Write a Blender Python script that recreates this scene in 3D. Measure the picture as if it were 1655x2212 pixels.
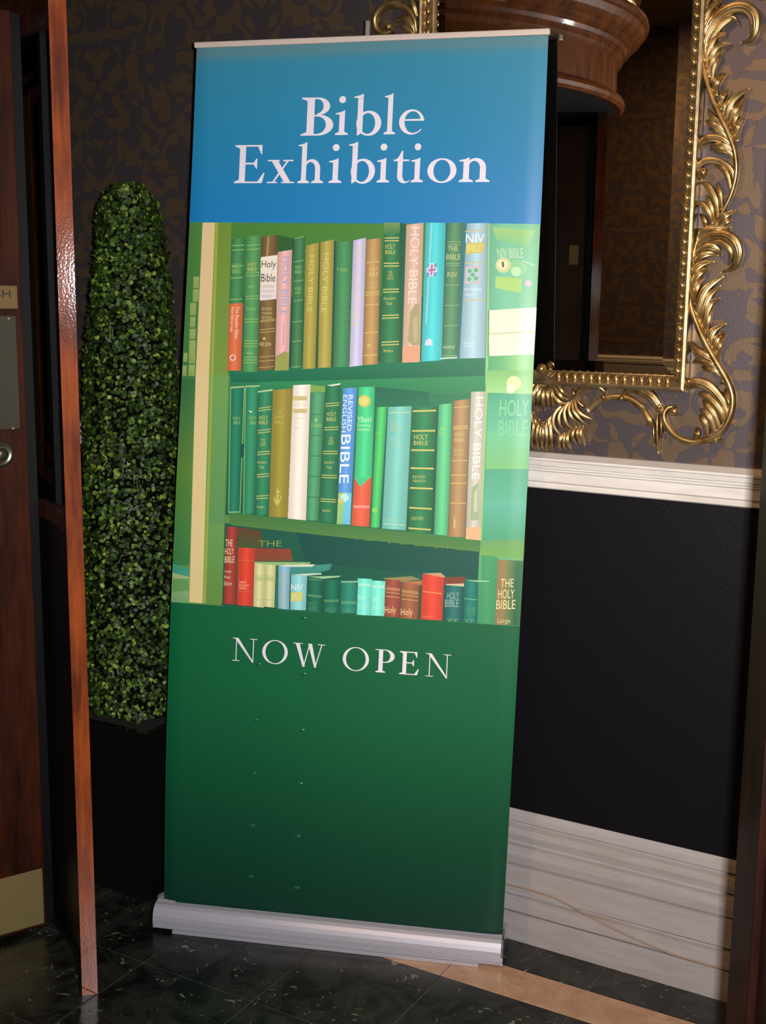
import bpy, bmesh, math, random
import numpy as np
from mathutils import Matrix, Vector

for o in list(bpy.data.objects):
    bpy.data.objects.remove(o, do_unlink=True)
scene = bpy.context.scene
COL = scene.collection
random.seed(7)
rng = np.random.default_rng(11)

# ------------------------------------------------------------------ camera
W, H = 1655, 2212
FPX, PITCH, ROLL, EYE = 2690.24, .1772, .0112, 1.5649
_fw = np.array([0, math.cos(PITCH), -math.sin(PITCH)])
_up = np.array([0, math.sin(PITCH), math.cos(PITCH)])
_rt = np.array([1., 0, 0])
_r = math.cos(ROLL) * _rt + math.sin(ROLL) * _up
_u = -math.sin(ROLL) * _rt + math.cos(ROLL) * _up
CAMPOS = np.array([0, 0, EYE])
cd = bpy.data.cameras.new('camera')
cam = bpy.data.objects.new('camera', cd)
COL.objects.link(cam)
M = Matrix(((_r[0], _u[0], -_fw[0], 0), (_r[1], _u[1], -_fw[1], 0), (_r[2], _u[2], -_fw[2], EYE), (0, 0, 0, 1)))
cam.matrix_world = M
cd.sensor_fit = 'VERTICAL'
cd.sensor_height = 36.0
cd.lens = FPX / H * 36.0
cd.clip_start = .01
scene.camera = cam

# ------------------------------------------------------------------ world, lights, exposure
w = bpy.data.worlds.new('dim_lobby_air')
scene.world = w
w.use_nodes = True
w.node_tree.nodes['Background'].inputs[0].default_value = (1, .72, .45, 1)
w.node_tree.nodes['Background'].inputs[1].default_value = .004
vs = scene.view_settings
vs.view_transform = 'Standard'
vs.look = 'None'
vs.exposure = 0.0
vs.gamma = 1.0
vs.use_curve_mapping = False
scene.cycles.caustics_reflective = False
scene.cycles.caustics_refractive = False

def area_light(name, loc, target, sx, sy, power, col, shape='RECTANGLE', spread=180):
    l = bpy.data.lights.new(name, 'AREA')
    l.shape = shape; l.size = sx; l.size_y = sy
    l.energy = power; l.color = col; l.spread = math.radians(spread)
    o = bpy.data.objects.new(name, l)
    COL.objects.link(o)
    o.location = loc
    d = Vector(target) - Vector(loc)
    o.rotation_euler = d.to_track_quat('-Z', 'Y').to_euler()
    return o
# the flash of the hand-held camera, right of and a little above the lens
area_light('camera_flash', (.065, .03, 1.597), (.10, 2.8, 1.22), .045, .03, 43, (1, .97, .96), spread=125)
# warm lamps under the lobby ceiling
area_light('ceiling_lamp', (1.2, 1.2, 2.95), (1.2, 1.2, 0), .30, .30, 8, (1, .56, .24), 'DISK')
area_light('ceiling_lamp', (-1.55, .75, 2.96), (-1.55, .75, 0), .30, .30, 34, (1, .60, .28), 'DISK')

# ------------------------------------------------------------------ photograph geometry helpers
def ray(px, py):
    d = _fw + _r * (px - W / 2) / FPX - _u * (py - H / 2) / FPX
    return d
WA, WD = .5253, 2.6366                       # wall azimuth and distance
WN = np.array([math.sin(WA), math.cos(WA), 0])
WE = np.array([math.cos(WA), -math.sin(WA), 0])
def wp(s, d, z):                             # along the wall, out from the wall, height
    return WN * (WD - d) + WE * s + np.array([0, 0, z])
def on_wall(px, py, d=.02):
    v = ray(px, py); t = (WD - d) / (v @ WN); P = CAMPOS + v * t
    return P @ WE, P[2]
def at_depth(px, py, y):
    v = ray(px, py); return CAMPOS + v * y / v[1]
def srgb(*c):
    r = []
    for x in c:
        x = x / 255.
        r.append(x / 12.92 if x <= .04045 else ((x + .055) / 1.055) ** 2.4)
    return tuple(r)

# ------------------------------------------------------------------ object helpers
ORG = {}
def mesh_obj(name, verts, faces, mat, parent=None, smooth=False, org=None, colors=None):
    if parent is not None: L = ORG[parent]
    elif org is not None: L = np.array(org, float)
    else: L = np.zeros(3)
    V = np.asarray(verts, float) - L
    me = bpy.data.meshes.new(name)
    me.from_pydata([tuple(v) for v in V], [], [tuple(int(i) for i in f) for f in faces])
    me.materials.append(mat)
    if smooth: me.polygons.foreach_set('use_smooth', [True] * len(me.polygons))
    if colors is not None:
        at = me.color_attributes.new('print', 'FLOAT_COLOR', 'POINT')
        at.data.foreach_set('color', np.hstack([np.asarray(colors, float), np.ones((len(V), 1))]).ravel())
    me.update()
    o = bpy.data.objects.new(name, me)
    COL.objects.link(o)
    if parent is not None: o.parent = parent
    else: o.location = L
    ORG[o] = L
    return o
def thing(name, loc, label, cat, group=None, kind=None):
    o = bpy.data.objects.new(name, None)
    o.empty_display_size = .1
    COL.objects.link(o)
    o.location = loc
    ORG[o] = np.array(loc, float)
    tag(o, label, cat, group, kind)
    return o
def tag(o, label, cat=None, group=None, kind=None):
    if label: o['label'] = label
    if cat: o['category'] = cat
    if group: o['group'] = group
    if kind: o['kind'] = kind
    return o

def box_geo(c, ax, ay, az, hx, hy, hz, bev=0.0):
    bm = bmesh.new()
    bmesh.ops.create_cube(bm, size=2)
    for v in bm.verts: v.co = Vector((v.co.x * hx, v.co.y * hy, v.co.z * hz))
    if bev > 0: bmesh.ops.bevel(bm, geom=bm.edges[:], offset=bev, segments=2, affect='EDGES', profile=.6)
    bm.verts.index_update()
    c, ax, ay, az = map(lambda q: np.asarray(q, float), (c, ax, ay, az))
    V = [c + ax * v.co.x + ay * v.co.y + az * v.co.z for v in bm.verts]
    F = [[v.index for v in f.verts] for f in bm.faces]
    bm.free()
    return V, F
EX, EY, EZ = np.eye(3)
def join_geo(*parts):
    V, F = [], []
    for v, f in parts:
        n = len(V); V += list(v); F += [[i + n for i in g] for g in f]
    return V, F
def wall_box(s0, s1, d0, d1, z0, z1, bev=0.0):
    return box_geo(wp((s0 + s1) / 2, (d0 + d1) / 2, (z0 + z1) / 2), WE, -WN, EZ, (s1 - s0) / 2, (d1 - d0) / 2, (z1 - z0) / 2, bev)
def extrude_profile(prof, A, B, fdir, close=True):
    """prof: list of (forward, z); A, B base points; fdir forward unit vector"""
    A, B, fdir = (np.asarray(q, float) for q in (A, B, fdir))
    n = len(prof)
    V = [A + fdir * f + EZ * z for f, z in prof] + [B + fdir * f + EZ * z for f, z in prof]
    F = [[i, (i + 1) % n, n + (i + 1) % n, n + i] for i in range(n if close else n - 1)]
    if close: F += [list(range(n))[::-1], list(range(n, 2 * n))]
    return V, F
def arc_solid(C, r0, r1, a0, a1, z0, z1, seg=None):
    seg = seg or max(2, int(abs(a1 - a0) / 3))
    V, F = [], []
    for i in range(seg + 1):
        a = math.radians(a0 + (a1 - a0) * i / seg); c, s = math.cos(a), math.sin(a)
        for r, z in ((r0, z0), (r1, z0), (r1, z1), (r0, z1)):
            V.append((C[0] + c * r, C[1] + s * r, z))
    for i in range(seg):
        for k in range(4):
            F.append([i * 4 + k, i * 4 + (k + 1) % 4, i * 4 + 4 + (k + 1) % 4, i * 4 + 4 + k])
    F += [[3, 2, 1, 0], [seg * 4 + k for k in range(4)]]
    return V, F
def lathe(C, prof, seg=64):
    n = len(prof)
    V = [(C[0] + r * math.cos(2 * math.pi * i / seg), C[1] + r * math.sin(2 * math.pi * i / seg), z) for i in range(seg) for r, z in prof]
    F = [[i * n + k, ((i + 1) % seg) * n + k, ((i + 1) % seg) * n + k + 1, i * n + k + 1] for i in range(seg) for k in range(n - 1)]
    return V, F
def tube(P, r, seg=8):
    P = np.asarray(P, float); V, F = [], []
    for i, p in enumerate(P):
        t = P[min(i + 1, len(P) - 1)] - P[max(i - 1, 0)]; t /= np.linalg.norm(t)
        a = np.cross(t, EZ if abs(t[2]) < .9 else EX); a /= np.linalg.norm(a); b = np.cross(t, a)
        for k in range(seg):
            q = 2 * math.pi * k / seg
            V.append(p + r * (a * math.cos(q) + b * math.sin(q)))
    for i in range(len(P) - 1):
        for k in range(seg):
            F.append([i * seg + k, i * seg + (k + 1) % seg, (i + 1) * seg + (k + 1) % seg, (i + 1) * seg + k])
    F += [list(range(seg))[::-1], [(len(P) - 1) * seg + k for k in range(seg)]]
    return V, F
def ball_geo(c, r, seg=14, rings=8, sq=(1, 1, 1)):
    V, F = [], []
    for j in range(rings + 1):
        t = math.pi * j / rings
        for i in range(seg):
            p = 2 * math.pi * i / seg
            V.append(np.asarray(c) + r * (WE * math.sin(t) * math.cos(p) * sq[0] - WN * math.sin(t) * math.sin(p) * sq[1] + EZ * math.cos(t) * sq[2]))
    for j in range(rings):
        for i in range(seg):
            F.append([j * seg + i, j * seg + (i + 1) % seg, (j + 1) * seg + (i + 1) % seg, (j + 1) * seg + i])
    return V, F

# ------------------------------------------------------------------ materials
class NT:
    def __init__(s, name):
        s.m = bpy.data.materials.new(name); s.m.use_nodes = True
        s.t = s.m.node_tree; s.b = s.t.nodes['Principled BSDF']
    def n(s, typ, ins=None, **kw):
        q = s.t.nodes.new(typ)
        for k, v in kw.items(): setattr(q, k, v)
        for k, v in (ins or {}).items():
            if isinstance(v, tuple) and len(v) == 2 and hasattr(v[0], 'outputs'): s.t.links.new(v[0].outputs[v[1]], q.inputs[k])
            elif hasattr(v, 'outputs'): s.t.links.new(v.outputs[0], q.inputs[k])
            else: q.inputs[k].default_value = v
        return q
    def set(s, **kw):
        for k, v in kw.items():
            k = k.replace('_', ' ')
            if hasattr(v, 'outputs'): s.t.links.new(v.outputs[0], s.b.inputs[k])
            else: s.b.inputs[k].default_value = v
        return s
    def ramp(s, fac, stops, interp='LINEAR'):
        q = s.t.nodes.new('ShaderNodeValToRGB'); q.color_ramp.interpolation = interp
        e = q.color_ramp.elements
        while len(e) < len(stops): e.new(.5)
        for el, (p, c) in zip(e, stops): el.position = p; el.color = (*c, 1)
        s.t.links.new(fac.outputs[0], q.inputs[0]); return q
    def bump(s, h, strength=.3, dist=.01):
        q = s.n('ShaderNodeBump', {'Strength': strength, 'Distance': dist, 'Height': h})
        s.t.links.new(q.outputs[0], s.b.inputs['Normal']); return q
def plain(name, col, rough=.5, metal=0., spec=.5, coat=0.):
    t = NT(name)
    nz = t.n('ShaderNodeTexNoise', {'Scale': 40., 'Detail': 3.})
    c2 = tuple(x * .90 for x in col)
    t.set(Base_Color=t.ramp(nz, [(.3, c2), (.7, col)]), Roughness=rough, Metallic=metal, Specular_IOR_Level=spec, Coat_Weight=coat)
    return t.m
def pos_node(t, scale):
    g = t.n('ShaderNodeNewGeometry')
    mp = t.n('ShaderNodeMapping', {'Vector': g, 'Scale': scale})
    return mp
def wood(name, dark, light, rough=.3, coat=.6, coat_rough=.15, bump=.05, ior=1.5):
    t = NT(name)
    p = pos_node(t, (60, 60, 4))
    n1 = t.n('ShaderNodeTexNoise', {'Vector': p, 'Scale': 1.6, 'Detail': 6., 'Roughness': .65, 'Distortion': .4})
    p2 = pos_node(t, (9, 9, 3))
    n2 = t.n('ShaderNodeTexNoise', {'Vector': p2, 'Scale': 2.2, 'Detail': 4.})
    mx = t.n('ShaderNodeMath', {0: n1, 1: n2}, operation='ADD')
    mx = t.n('ShaderNodeMath', {0: mx, 1: .5}, operation='MULTIPLY')
    t.set(Base_Color=t.ramp(mx, [(.36, dark), (.60, light)]), Roughness=rough, Coat_Weight=coat, Coat_Roughness=coat_rough, Coat_IOR=ior, Specular_IOR_Level=.15)
    p3 = pos_node(t, (240, 240, 200))
    n3 = t.n('ShaderNodeTexNoise', {'Vector': p3, 'Scale': 1., 'Detail': 2.})
    t.bump(n3, bump, .004)
    t.t.links.new(t.t.nodes[-1].outputs[0], t.b.inputs['Coat Normal']) if False else None
    bn = [q for q in t.t.nodes if q.bl_idname == 'ShaderNodeBump'][0]
    t.t.links.new(bn.outputs[0], t.b.inputs['Coat Normal'])
    return t.m

def mat_wallpaper():
    t = NT('damask_wallpaper')
    tc = t.n('ShaderNodeTexCoord')
    sp = t.n('ShaderNodeSeparateXYZ', {0: (tc, 'Object')})
    P, Q = .27, .62
    # half-drop repeat, mirrored about each axis of the motif
    colidx = t.n('ShaderNodeMath', {0: (sp, 'X'), 1: 2 * P}, operation='DIVIDE')
    colidx = t.n('ShaderNodeMath', {0: colidx}, operation='FLOOR')
    sh = t.n('ShaderNodeMath', {0: colidx, 1: Q / 2}, operation='MULTIPLY')
    zz = t.n('ShaderNodeMath', {0: (sp, 'Z'), 1: sh}, operation='ADD')
    zz = t.n('ShaderNodeMath', {0: zz, 1: Q}, operation='FLOORED_MODULO')
    xx = t.n('ShaderNodeMath', {0: (sp, 'X'), 1: P}, operation='PINGPONG')
    v = t.n('ShaderNodeCombineXYZ', {'X': xx, 'Y': zz, 'Z': 4.91})
    n1 = t.n('ShaderNodeTexNoise', {'Vector': v, 'Scale': 11., 'Detail': 1.2, 'Roughness': .45, 'Distortion': 2.3})
    m = t.ramp(n1, [(0., (0, 0, 0)), (.495, (0, 0, 0)), (.509, (1, 1, 1)), (1., (1, 1, 1))])
    n2 = t.n('ShaderNodeTexNoise', {'Vector': (tc, 'Object'), 'Scale': 260., 'Detail': 2.})
    # dark outline of the motif
    ol = t.ramp(n1, [(0., (1, 1, 1)), (.485, (1, 1, 1)), (.502, (.78, .76, .80)), (.522, (1, 1, 1)), (1., (1, 1, 1))])
    c = t.n('ShaderNodeMix', {'Factor': m, 'A': (*srgb(98, 88, 92), 1), 'B': (*srgb(132, 104, 74), 1)}, data_type='RGBA')
    # colour sockets of the mix node
    for i in c.inputs:
        pass
    c.inputs[6].default_value = (*srgb(97, 88, 91), 1); c.inputs[7].default_value = (*srgb(121, 101, 82), 1)
    c2 = t.n('ShaderNodeMix', data_type='RGBA', blend_type='MULTIPLY')
    c2.inputs[0].default_value = 1.
    t.t.links.new(c.outputs[2], c2.inputs[6]); t.t.links.new(ol.outputs[0], c2.inputs[7])
    t.t.links.new(c2.outputs[2], t.b.inputs['Base Color'])
    t.set(Metallic=.72, Roughness=.40)
    t.bump(n2, .12, .002)
    return t.m
M_PAPER = mat_wallpaper()

def mat_dado():
    t = NT('black_embossed_dado')
    p = pos_node(t, (1, 1, 1))
    v = t.n('ShaderNodeTexNoise', {'Vector': p, 'Scale': 30., 'Detail': 2., 'Distortion': 2.2})
    w_ = t.ramp(v, [(0., (0, 0, 0)), (.46, (0, 0, 0)), (.5, (1, 1, 1)), (.54, (0, 0, 0)), (1., (0, 0, 0))])
    t.set(Base_Color=(.0045, .004, .006, 1), Roughness=.46, Specular_IOR_Level=.2)
    t.bump(w_, .10, .004)
    return t.m
M_DADO = mat_dado()

def mat_white(name, c1, c2):
    t = NT(name)
    p = pos_node(t, (3, 3, 22))
    v = t.n('ShaderNodeTexNoise', {'Vector': p, 'Scale': 2.4, 'Detail': 6., 'Roughness': .62, 'Distortion': .6})
    sp = t.n('ShaderNodeTexNoise', {'Vector': pos_node(t, (60, 60, 60)), 'Scale': 1.5, 'Detail': 3.})
    r = t.ramp(v, [(.30, c2), (.62, c1)])
    t.set(Base_Color=r, Roughness=.45)
    t.bump(sp, .06, .003)
    return t.m
M_RAIL = mat_white('white_gloss_paint', srgb(222, 216, 208), srgb(205, 198, 190))
M_SKIRT = mat_white('worn_white_paint', srgb(166, 161, 162), srgb(158, 148, 143))
M_CRACK = plain('grey_crack', srgb(70, 66, 64), .8)

def mat_marble(name, base, vein, fleck, fl_lo=.80):
    t = NT(name)
    p = pos_node(t, (1, 1, 1))
    n1 = t.n('ShaderNodeTexNoise', {'Vector': p, 'Scale': 9., 'Detail': 8., 'Roughness': .68, 'Distortion': 1.2})
    n2 = t.n('ShaderNodeTexVoronoi', {'Vector': p, 'Scale': 26., 'Randomness': 1.})
    n3 = t.n('ShaderNodeTexNoise', {'Vector': p, 'Scale': 34., 'Detail': 4., 'Distortion': 1.5})
    c1 = t.ramp(n1, [(.42, base), (.60, vein), (.75, base)])
    f = t.ramp(n3, [(0., (0, 0, 0)), (.655, (0, 0, 0)), (.70, (1, 1, 1)), (1., (1, 1, 1))])
    mx = t.n('ShaderNodeMix', data_type='RGBA')
    t.t.links.new(f.outputs[0], mx.inputs[0]); t.t.links.new(c1.outputs[0], mx.inputs[6]); mx.inputs[7].default_value = (*fleck, 1)
    t.t.links.new(mx.outputs[2], t.b.inputs['Base Color'])
    t.set(Roughness=.30)
    return t.m
M_MARBLE = mat_marble('black_marble', srgb(17, 17, 15), srgb(44, 46, 42), srgb(120, 116, 100))
M_BEIGE = mat_marble('beige_marble', srgb(186, 150, 122), srgb(168, 128, 98), srgb(196, 164, 136))
M_GROUT = plain('pale_grout', srgb(92, 88, 78), .9)

M_WOOD = wood('varnished_mahogany', srgb(84, 30, 8), srgb(150, 68, 18), rough=.6, coat=1., coat_rough=.06, bump=.042, ior=1.58)
M_WOOD_D = wood('dark_mahogany', srgb(34, 13, 7), srgb(66, 29, 12), rough=.5, coat=.2, coat_rough=.12)
M_WOOD_J = wood('aged_red_wood', srgb(20, 8, 5), srgb(44, 17, 9), rough=.55, coat=.1, coat_rough=.2)
M_WOOD_C = wood('canopy_mahogany', srgb(66, 33, 10), srgb(114, 61, 20), rough=.5, coat=.4, coat_rough=.05)
M_BLACKWOOD = plain('black_stained_wood', srgb(12, 9, 9), .5, spec=.2)
M_RUBBER = plain('black_rubber', srgb(9, 10, 13), .6, spec=.2)
M_BRASS = plain('worn_brass', (.50, .38, .16), .42, .7)
M_BRASS_D = plain('tarnished_brass', (.30, .19, .08), .4, .8)
M_BRASS_G = plain('scuffed_brass_plate', (.22, .20, .15), .30, .9)
M_INK = plain('black_ink', (.01, .01, .01), .6)
M_SOFFIT = plain('black_soffit', srgb(16, 12, 10), .6)
M_CEIL = plain('cream_ceiling', srgb(190, 172, 140), .8)

def mat_glass():
    t = NT('dark_tinted_glass')
    t.t.nodes.remove(t.b)
    tr = t.n('ShaderNodeBsdfTransparent', {'Color': (.62, .64, .66, 1)})
    gl = t.n('ShaderNodeBsdfGlossy', {'Color': (.9, .9, .9, 1), 'Roughness': .02})
    fr = t.n('ShaderNodeFresnel', {'IOR': 1.45})
    mx = t.n('ShaderNodeMixShader')
    t.t.links.new(fr.outputs[0], mx.inputs[0]); t.t.links.new(tr.outputs[0], mx.inputs[1]); t.t.links.new(gl.outputs[0], mx.inputs[2])
    t.t.links.new(mx.outputs[0], t.t.nodes['Material Output'].inputs[0])
    return t.m
M_GLASS = mat_glass()

def mat_mirror():
    t = NT('silvered_mirror')
    nz = t.n('ShaderNodeTexNoise', {'Scale': 2.})
    t.set(Base_Color=t.ramp(nz, [(.3, (.80, .80, .76)), (.7, (.86, .86, .82))]), Metallic=1., Roughness=.012)
    return t.m
M_MIRROR = mat_mirror()

def mat_gilt(name, lo, hi, rough):
    t = NT(name)
    p = pos_node(t, (1, 1, 1))
    n1 = t.n('ShaderNodeTexNoise', {'Vector': p, 'Scale': 38., 'Detail': 4.})
    n2 = t.n('ShaderNodeTexNoise', {'Vector': p, 'Scale': 190., 'Detail': 2.})
    t.set(Base_Color=t.ramp(n1, [(.35, lo), (.62, hi)]), Metallic=.86, Roughness=rough)
    t.bump(n2, .08, .002)
    return t.m
M_GILT = mat_gilt('gilt_leaf', (.30, .17, .055), (.54, .38, .17), .33)
M_GILT_B = mat_gilt('burnished_gilt', (.36, .20, .065), (.54, .35, .13), .25)
M_GILT_W = mat_gilt('worn_silver_gilt', (.34, .24, .13), (.50, .38, .21), .36)

def mat_leaf():
    t = NT('boxwood_leaf')
    a = t.n('ShaderNodeAttribute', attribute_name='print')
    t.t.links.new(a.outputs['Color'], t.b.inputs['Base Color'])
    t.set(Roughness=.5, Specular_IOR_Level=.32)
    return t.m
M_LEAF = mat_leaf()
M_CORE = plain('dark_twigs', srgb(8, 9, 5), .95, spec=.05)
M_SOIL = plain('dark_soil', srgb(24, 18, 13), .95)
M_PLANTER = plain('black_glossy_planter', srgb(17, 14, 13), .3, coat=.3)
M_ALU = plain('brushed_aluminium', (.50, .49, .56), .38, .35)
M_ALU_L = plain('pale_aluminium_rail', srgb(214, 196, 184), .45, .15)
M_CHROME = plain('chrome_cap', (.7, .7, .72), .15, 1.)
M_STEEL = plain('steel_pole', (.55, .48, .45), .3, .3)
M_BACK = plain('grey_banner_back', srgb(28, 27, 28), .7)
def mat_print():
    t = NT('printed_vinyl')
    a = t.n('ShaderNodeAttribute', attribute_name='print')
    nz = t.n('ShaderNodeTexNoise', {'Vector': pos_node(t, (1, 1, 1)), 'Scale': 300., 'Detail': 2.})
    t.t.links.new(a.outputs['Color'], t.b.inputs['Base Color'])
    t.set(Roughness=.42, Specular_IOR_Level=.4)
    t.bump(nz, .05, .001)
    return t.m
M_PRINT = mat_print()
M_LETTER = plain('white_lettering', srgb(236, 226, 236), .5)
M_WIRE = plain('tan_cable', srgb(160, 134, 112), .6)
# ------------------------------------------------------------------ the room shell
S0, S1, DOPP, ZC = -2.95, 1.7, 4.36, 3.0
def wall_frame(name, verts, faces, mat, loc, rz, parent=None):
    me = bpy.data.meshes.new(name); me.from_pydata(verts, [], faces); me.materials.append(mat); me.update()
    o = bpy.data.objects.new(name, me); COL.objects.link(o)
    o.location = loc; o.rotation_euler = (0, 0, rz)
    ORG[o] = None
    if parent: o.parent = parent
    return o
def cuboid(x0, x1, y0, y1, z0, z1):
    V = [(x, y, z) for z in (z0, z1) for y in (y0, y1) for x in (x0, x1)]
    F = [(0, 2, 3, 1), (4, 5, 7, 6), (0, 1, 5, 4), (1, 3, 7, 5), (3, 2, 6, 7), (2, 0, 4, 6)]
    return V, F
RAIL_B, RAIL_T, SK_T = 1.119, 1.2015, .3284
o = wall_frame('wall_back', *cuboid(S0, S1, 0, .12, 0, ZC), M_PAPER, tuple(WN * WD), -WA)
tag(o, 'damask papered wall behind the banner and gilt mirror', kind='structure')
o = wall_frame('wall_front', *cuboid(-S1, -S0, 0, .12, 0, ZC), M_PAPER, tuple(WN * (WD - DOPP)), -WA + math.pi)
tag(o, 'damask papered wall reflected in the mirror', kind='structure')
V, F = join_geo(wall_box(S0 - .12, S0, -.12, .36, 0, ZC), wall_box(S0 - .12, S0, 2.44, DOPP + .12, 0, ZC), wall_box(S0 - .12, S0, .36, 2.44, 2.66, ZC))
o = mesh_obj('wall_left', V, F, M_PAPER); tag(o, 'papered end wall around the revolving door', kind='structure')
o = mesh_obj('wall_right', *wall_box(S1, S1 + .12, -.12, DOPP + .12, 0, ZC), M_PAPER); tag(o, 'papered end wall behind the open door', kind='structure')
o = mesh_obj('ceiling', *wall_box(S0 - .1, S1 + .1, -.1, DOPP + .1, ZC, ZC + .1), M_CEIL); tag(o, 'plain cream lobby ceiling', kind='structure')

# black dado panels
o = mesh_obj('trim_1', *wall_box(S0, S1, 0, .008, SK_T - .01, RAIL_B + .01), M_DADO); tag(o, 'black embossed dado panel under the white rail', kind='structure')
o = mesh_obj('trim_2', *wall_box(S0, S1, DOPP - .008, DOPP, SK_T - .01, RAIL_B + .01), M_DADO); tag(o, 'black dado panel of the opposite wall', kind='structure')
# white dado rail, profile (out, z)
h = RAIL_T - RAIL_B
rp = [(0, RAIL_B), (.014, RAIL_B), (.018, RAIL_B + .003), (.018, RAIL_B + .008), (.014, RAIL_B + .011), (.015, RAIL_B + .014), (.021, RAIL_B + .018),
      (.021, RAIL_B + .040), (.025, RAIL_B + .043), (.025, RAIL_B + .047), (.028, RAIL_B + .049), (.028, RAIL_B + .0535), (.031, RAIL_B + .055), (.033, RAIL_B + .066),
      (.037, RAIL_B + .068), (.037, RAIL_B + .073), (.028, RAIL_B + .076), (.010, h + RAIL_B), (0, h + RAIL_B)]
for nm, d0, sg, lab in (('trim_3', 0, 1, 'white moulded dado rail below the mirror'), ('trim_4', DOPP, -1, 'white moulded dado rail of the opposite wall')):
    A, B = wp(S0, d0, 0), wp(S1, d0, 0)
    o = mesh_obj(nm, *extrude_profile(rp, A, B, -WN * sg), M_RAIL); tag(o, lab, kind='structure')
# tall skirting with uneven mouldings
sk = [(0, 0), (.034, 0), (.034, .072), (.024, .0735), (.024, .0770), (.035, .0795), (.034, .117), (.022, .119), (.021, .1225), (.032, .125), (.030, .190), (.018, .192),
      (.016, .197), (.027, .201), (.029, .222), (.026, .241), (.014, .244), (.012, .250), (.021, .254), (.023, .270), (.020, .285), (.008, .289), (.007, .294), (.017, .300), (.014, .318), (.009, SK_T), (0, SK_T)]
def skirting(nm, d0, sg, lab, s0, s1):
    N = 60; n = len(sk); V, F = [], []
    r2 = np.random.default_rng(5)
    wob = np.cumsum(r2.normal(0, .0006, (N + 1, n)), axis=0); wob -= np.linspace(0, 1, N + 1)[:, None] * wob[-1]
    for i in range(N + 1):
        s = s0 + (s1 - s0) * i / N
        for k, (f, z) in enumerate(sk):
            edge = k in (0, 1, n - 2, n - 1)
            V.append(wp(s, d0 + sg * f, z + (0 if edge else wob[i, k // 3 * 3] * .9)))
    for i in range(N):
        for k in range(n - 1): F.append([i * n + k, i * n + k + 1, (i + 1) * n + k + 1, (i + 1) * n + k])
    F += [list(range(n)), [N * n + k for k in range(n)]]
    o = mesh_obj(nm, V, F, M_SKIRT); tag(o, lab, kind='structure'); return o
skirting('baseboard_back', 0, 1, 'tall worn white skirting board below the black dado', S0, S1)
skirting('baseboard_front', DOPP, -1, 'tall white skirting board of the opposite wall', S0, S1)

# cable tacked along the skirting
cp = []
for x, y in ((1040, 1901), (1092, 1909), (1150, 1923), (1196, 1938), (1240, 1960), (1290, 1988), (1345, 2015), (1400, 2040), (1460, 2064), (1540, 2087), (1640, 2112)):
    s, z = on_wall(x, y, .037); cp.append(wp(s, .0375, z))
o = mesh_obj('cable', *tube(cp, .0021, 6), M_WIRE, smooth=True, org=cp[0])
tag(o, 'thin tan cable tacked slantwise along the white skirting', 'cable')

# floor: slab of grout, then each tile proud of it
fl = mesh_obj('floor', *wall_box(S0 - .1, S1 + .1, -.1, DOPP + .1, -.10, -.0015), M_GROUT)
tag(fl, 'black marble tiled floor with a beige border', kind='structure')
def tile_mesh(name, ws, wd, mat):
    V, F = box_geo((0, 0, -.006), EX, EY, EZ, ws / 2 - .0011, wd / 2 - .0011, .006, .0012)
    me = bpy.data.meshes.new(name); me.from_pydata([tuple(v) for v in V], [], F); me.materials.append(mat); me.update()
    return me
TP = .313
meA = tile_mesh('tile', TP, .150, M_MARBLE)
meB = tile_mesh('tile', TP * 2, .118, M_BEIGE)
meC = tile_mesh('tile', TP, TP, M_MARBLE)
def put_tile(me, s, d):
    q = bpy.data.objects.new('tile', me); COL.objects.link(q)
    q.parent = fl; q.location = tuple(wp(s, d, 0)); q.rotation_euler = (0, 0, -WA)
j0 = -.889
for k in range(-6, 8):
    s = j0 + TP * (k + .5)
    if S0 + .16 < s < S1 - .16: put_tile(meA, s, .075)
for k in range(-3, 4):
    s = -1.206 + TP * 2 * (k + .5)
    if S0 + .2 < s < S1 - .25: put_tile(meB, s, .209)
for r in range(12):
    for k in range(-6, 8):
        s = j0 + TP * (k + .5)
        if S0 + .16 < s < S1 - .16: put_tile(meC, s, .268 + TP * (r + .5))

# ------------------------------------------------------------------ revolving door: drum, canopy, leaves
DC = np.array([-1.58, 2.34])
R0, R1 = .943, .977
drum = thing('door_1', (DC[0], DC[1], 0), 'dark wooden drum and canopy of the revolving door', None, kind='structure')
def arc_part(name, *a, mat=M_WOOD, smooth=False):
    return mesh_obj(name, *arc_solid(DC, *a), mat, drum, smooth)
for a0, a1, sgn in ((13.0, 112, 1), (-51.2, -150, -1)):
    arc_part('post', R0, R1, a0, a0 + sgn * 2.2, 0, 2.19)
    arc_part('post', R0, R1, a1 - sgn * 2.2, a1, 0, 2.19)
    arc_part('lower_panel', R0 + .006, R1 - .006, a0 + sgn * 2.2, a1 - sgn * 2.2, 0, 1.03, mat=M_BLACKWOOD)
    arc_part('middle_rail', R0, R1, a0 + sgn * 2.2, a1 - sgn * 2.2, 1.03, 1.065, mat=M_WOOD_D)
    arc_part('top_rail', R0, R1, a0 + sgn * 2.2, a1 - sgn * 2.2, 2.11, 2.19, mat=M_WOOD_D)
    g = arc_part('glass_pane', R0 + .012, R0 + .018, a0 + sgn * 2.2, a1 - sgn * 2.2, 1.065, 2.11, 64, mat=M_GLASS, smooth=True); g.data.set_sharp_from_angle(angle=math.radians(30))
    arc_part('bottom_track', R0 - .008, R0, a0, a1, 0, .012, mat=M_RUBBER)
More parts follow.
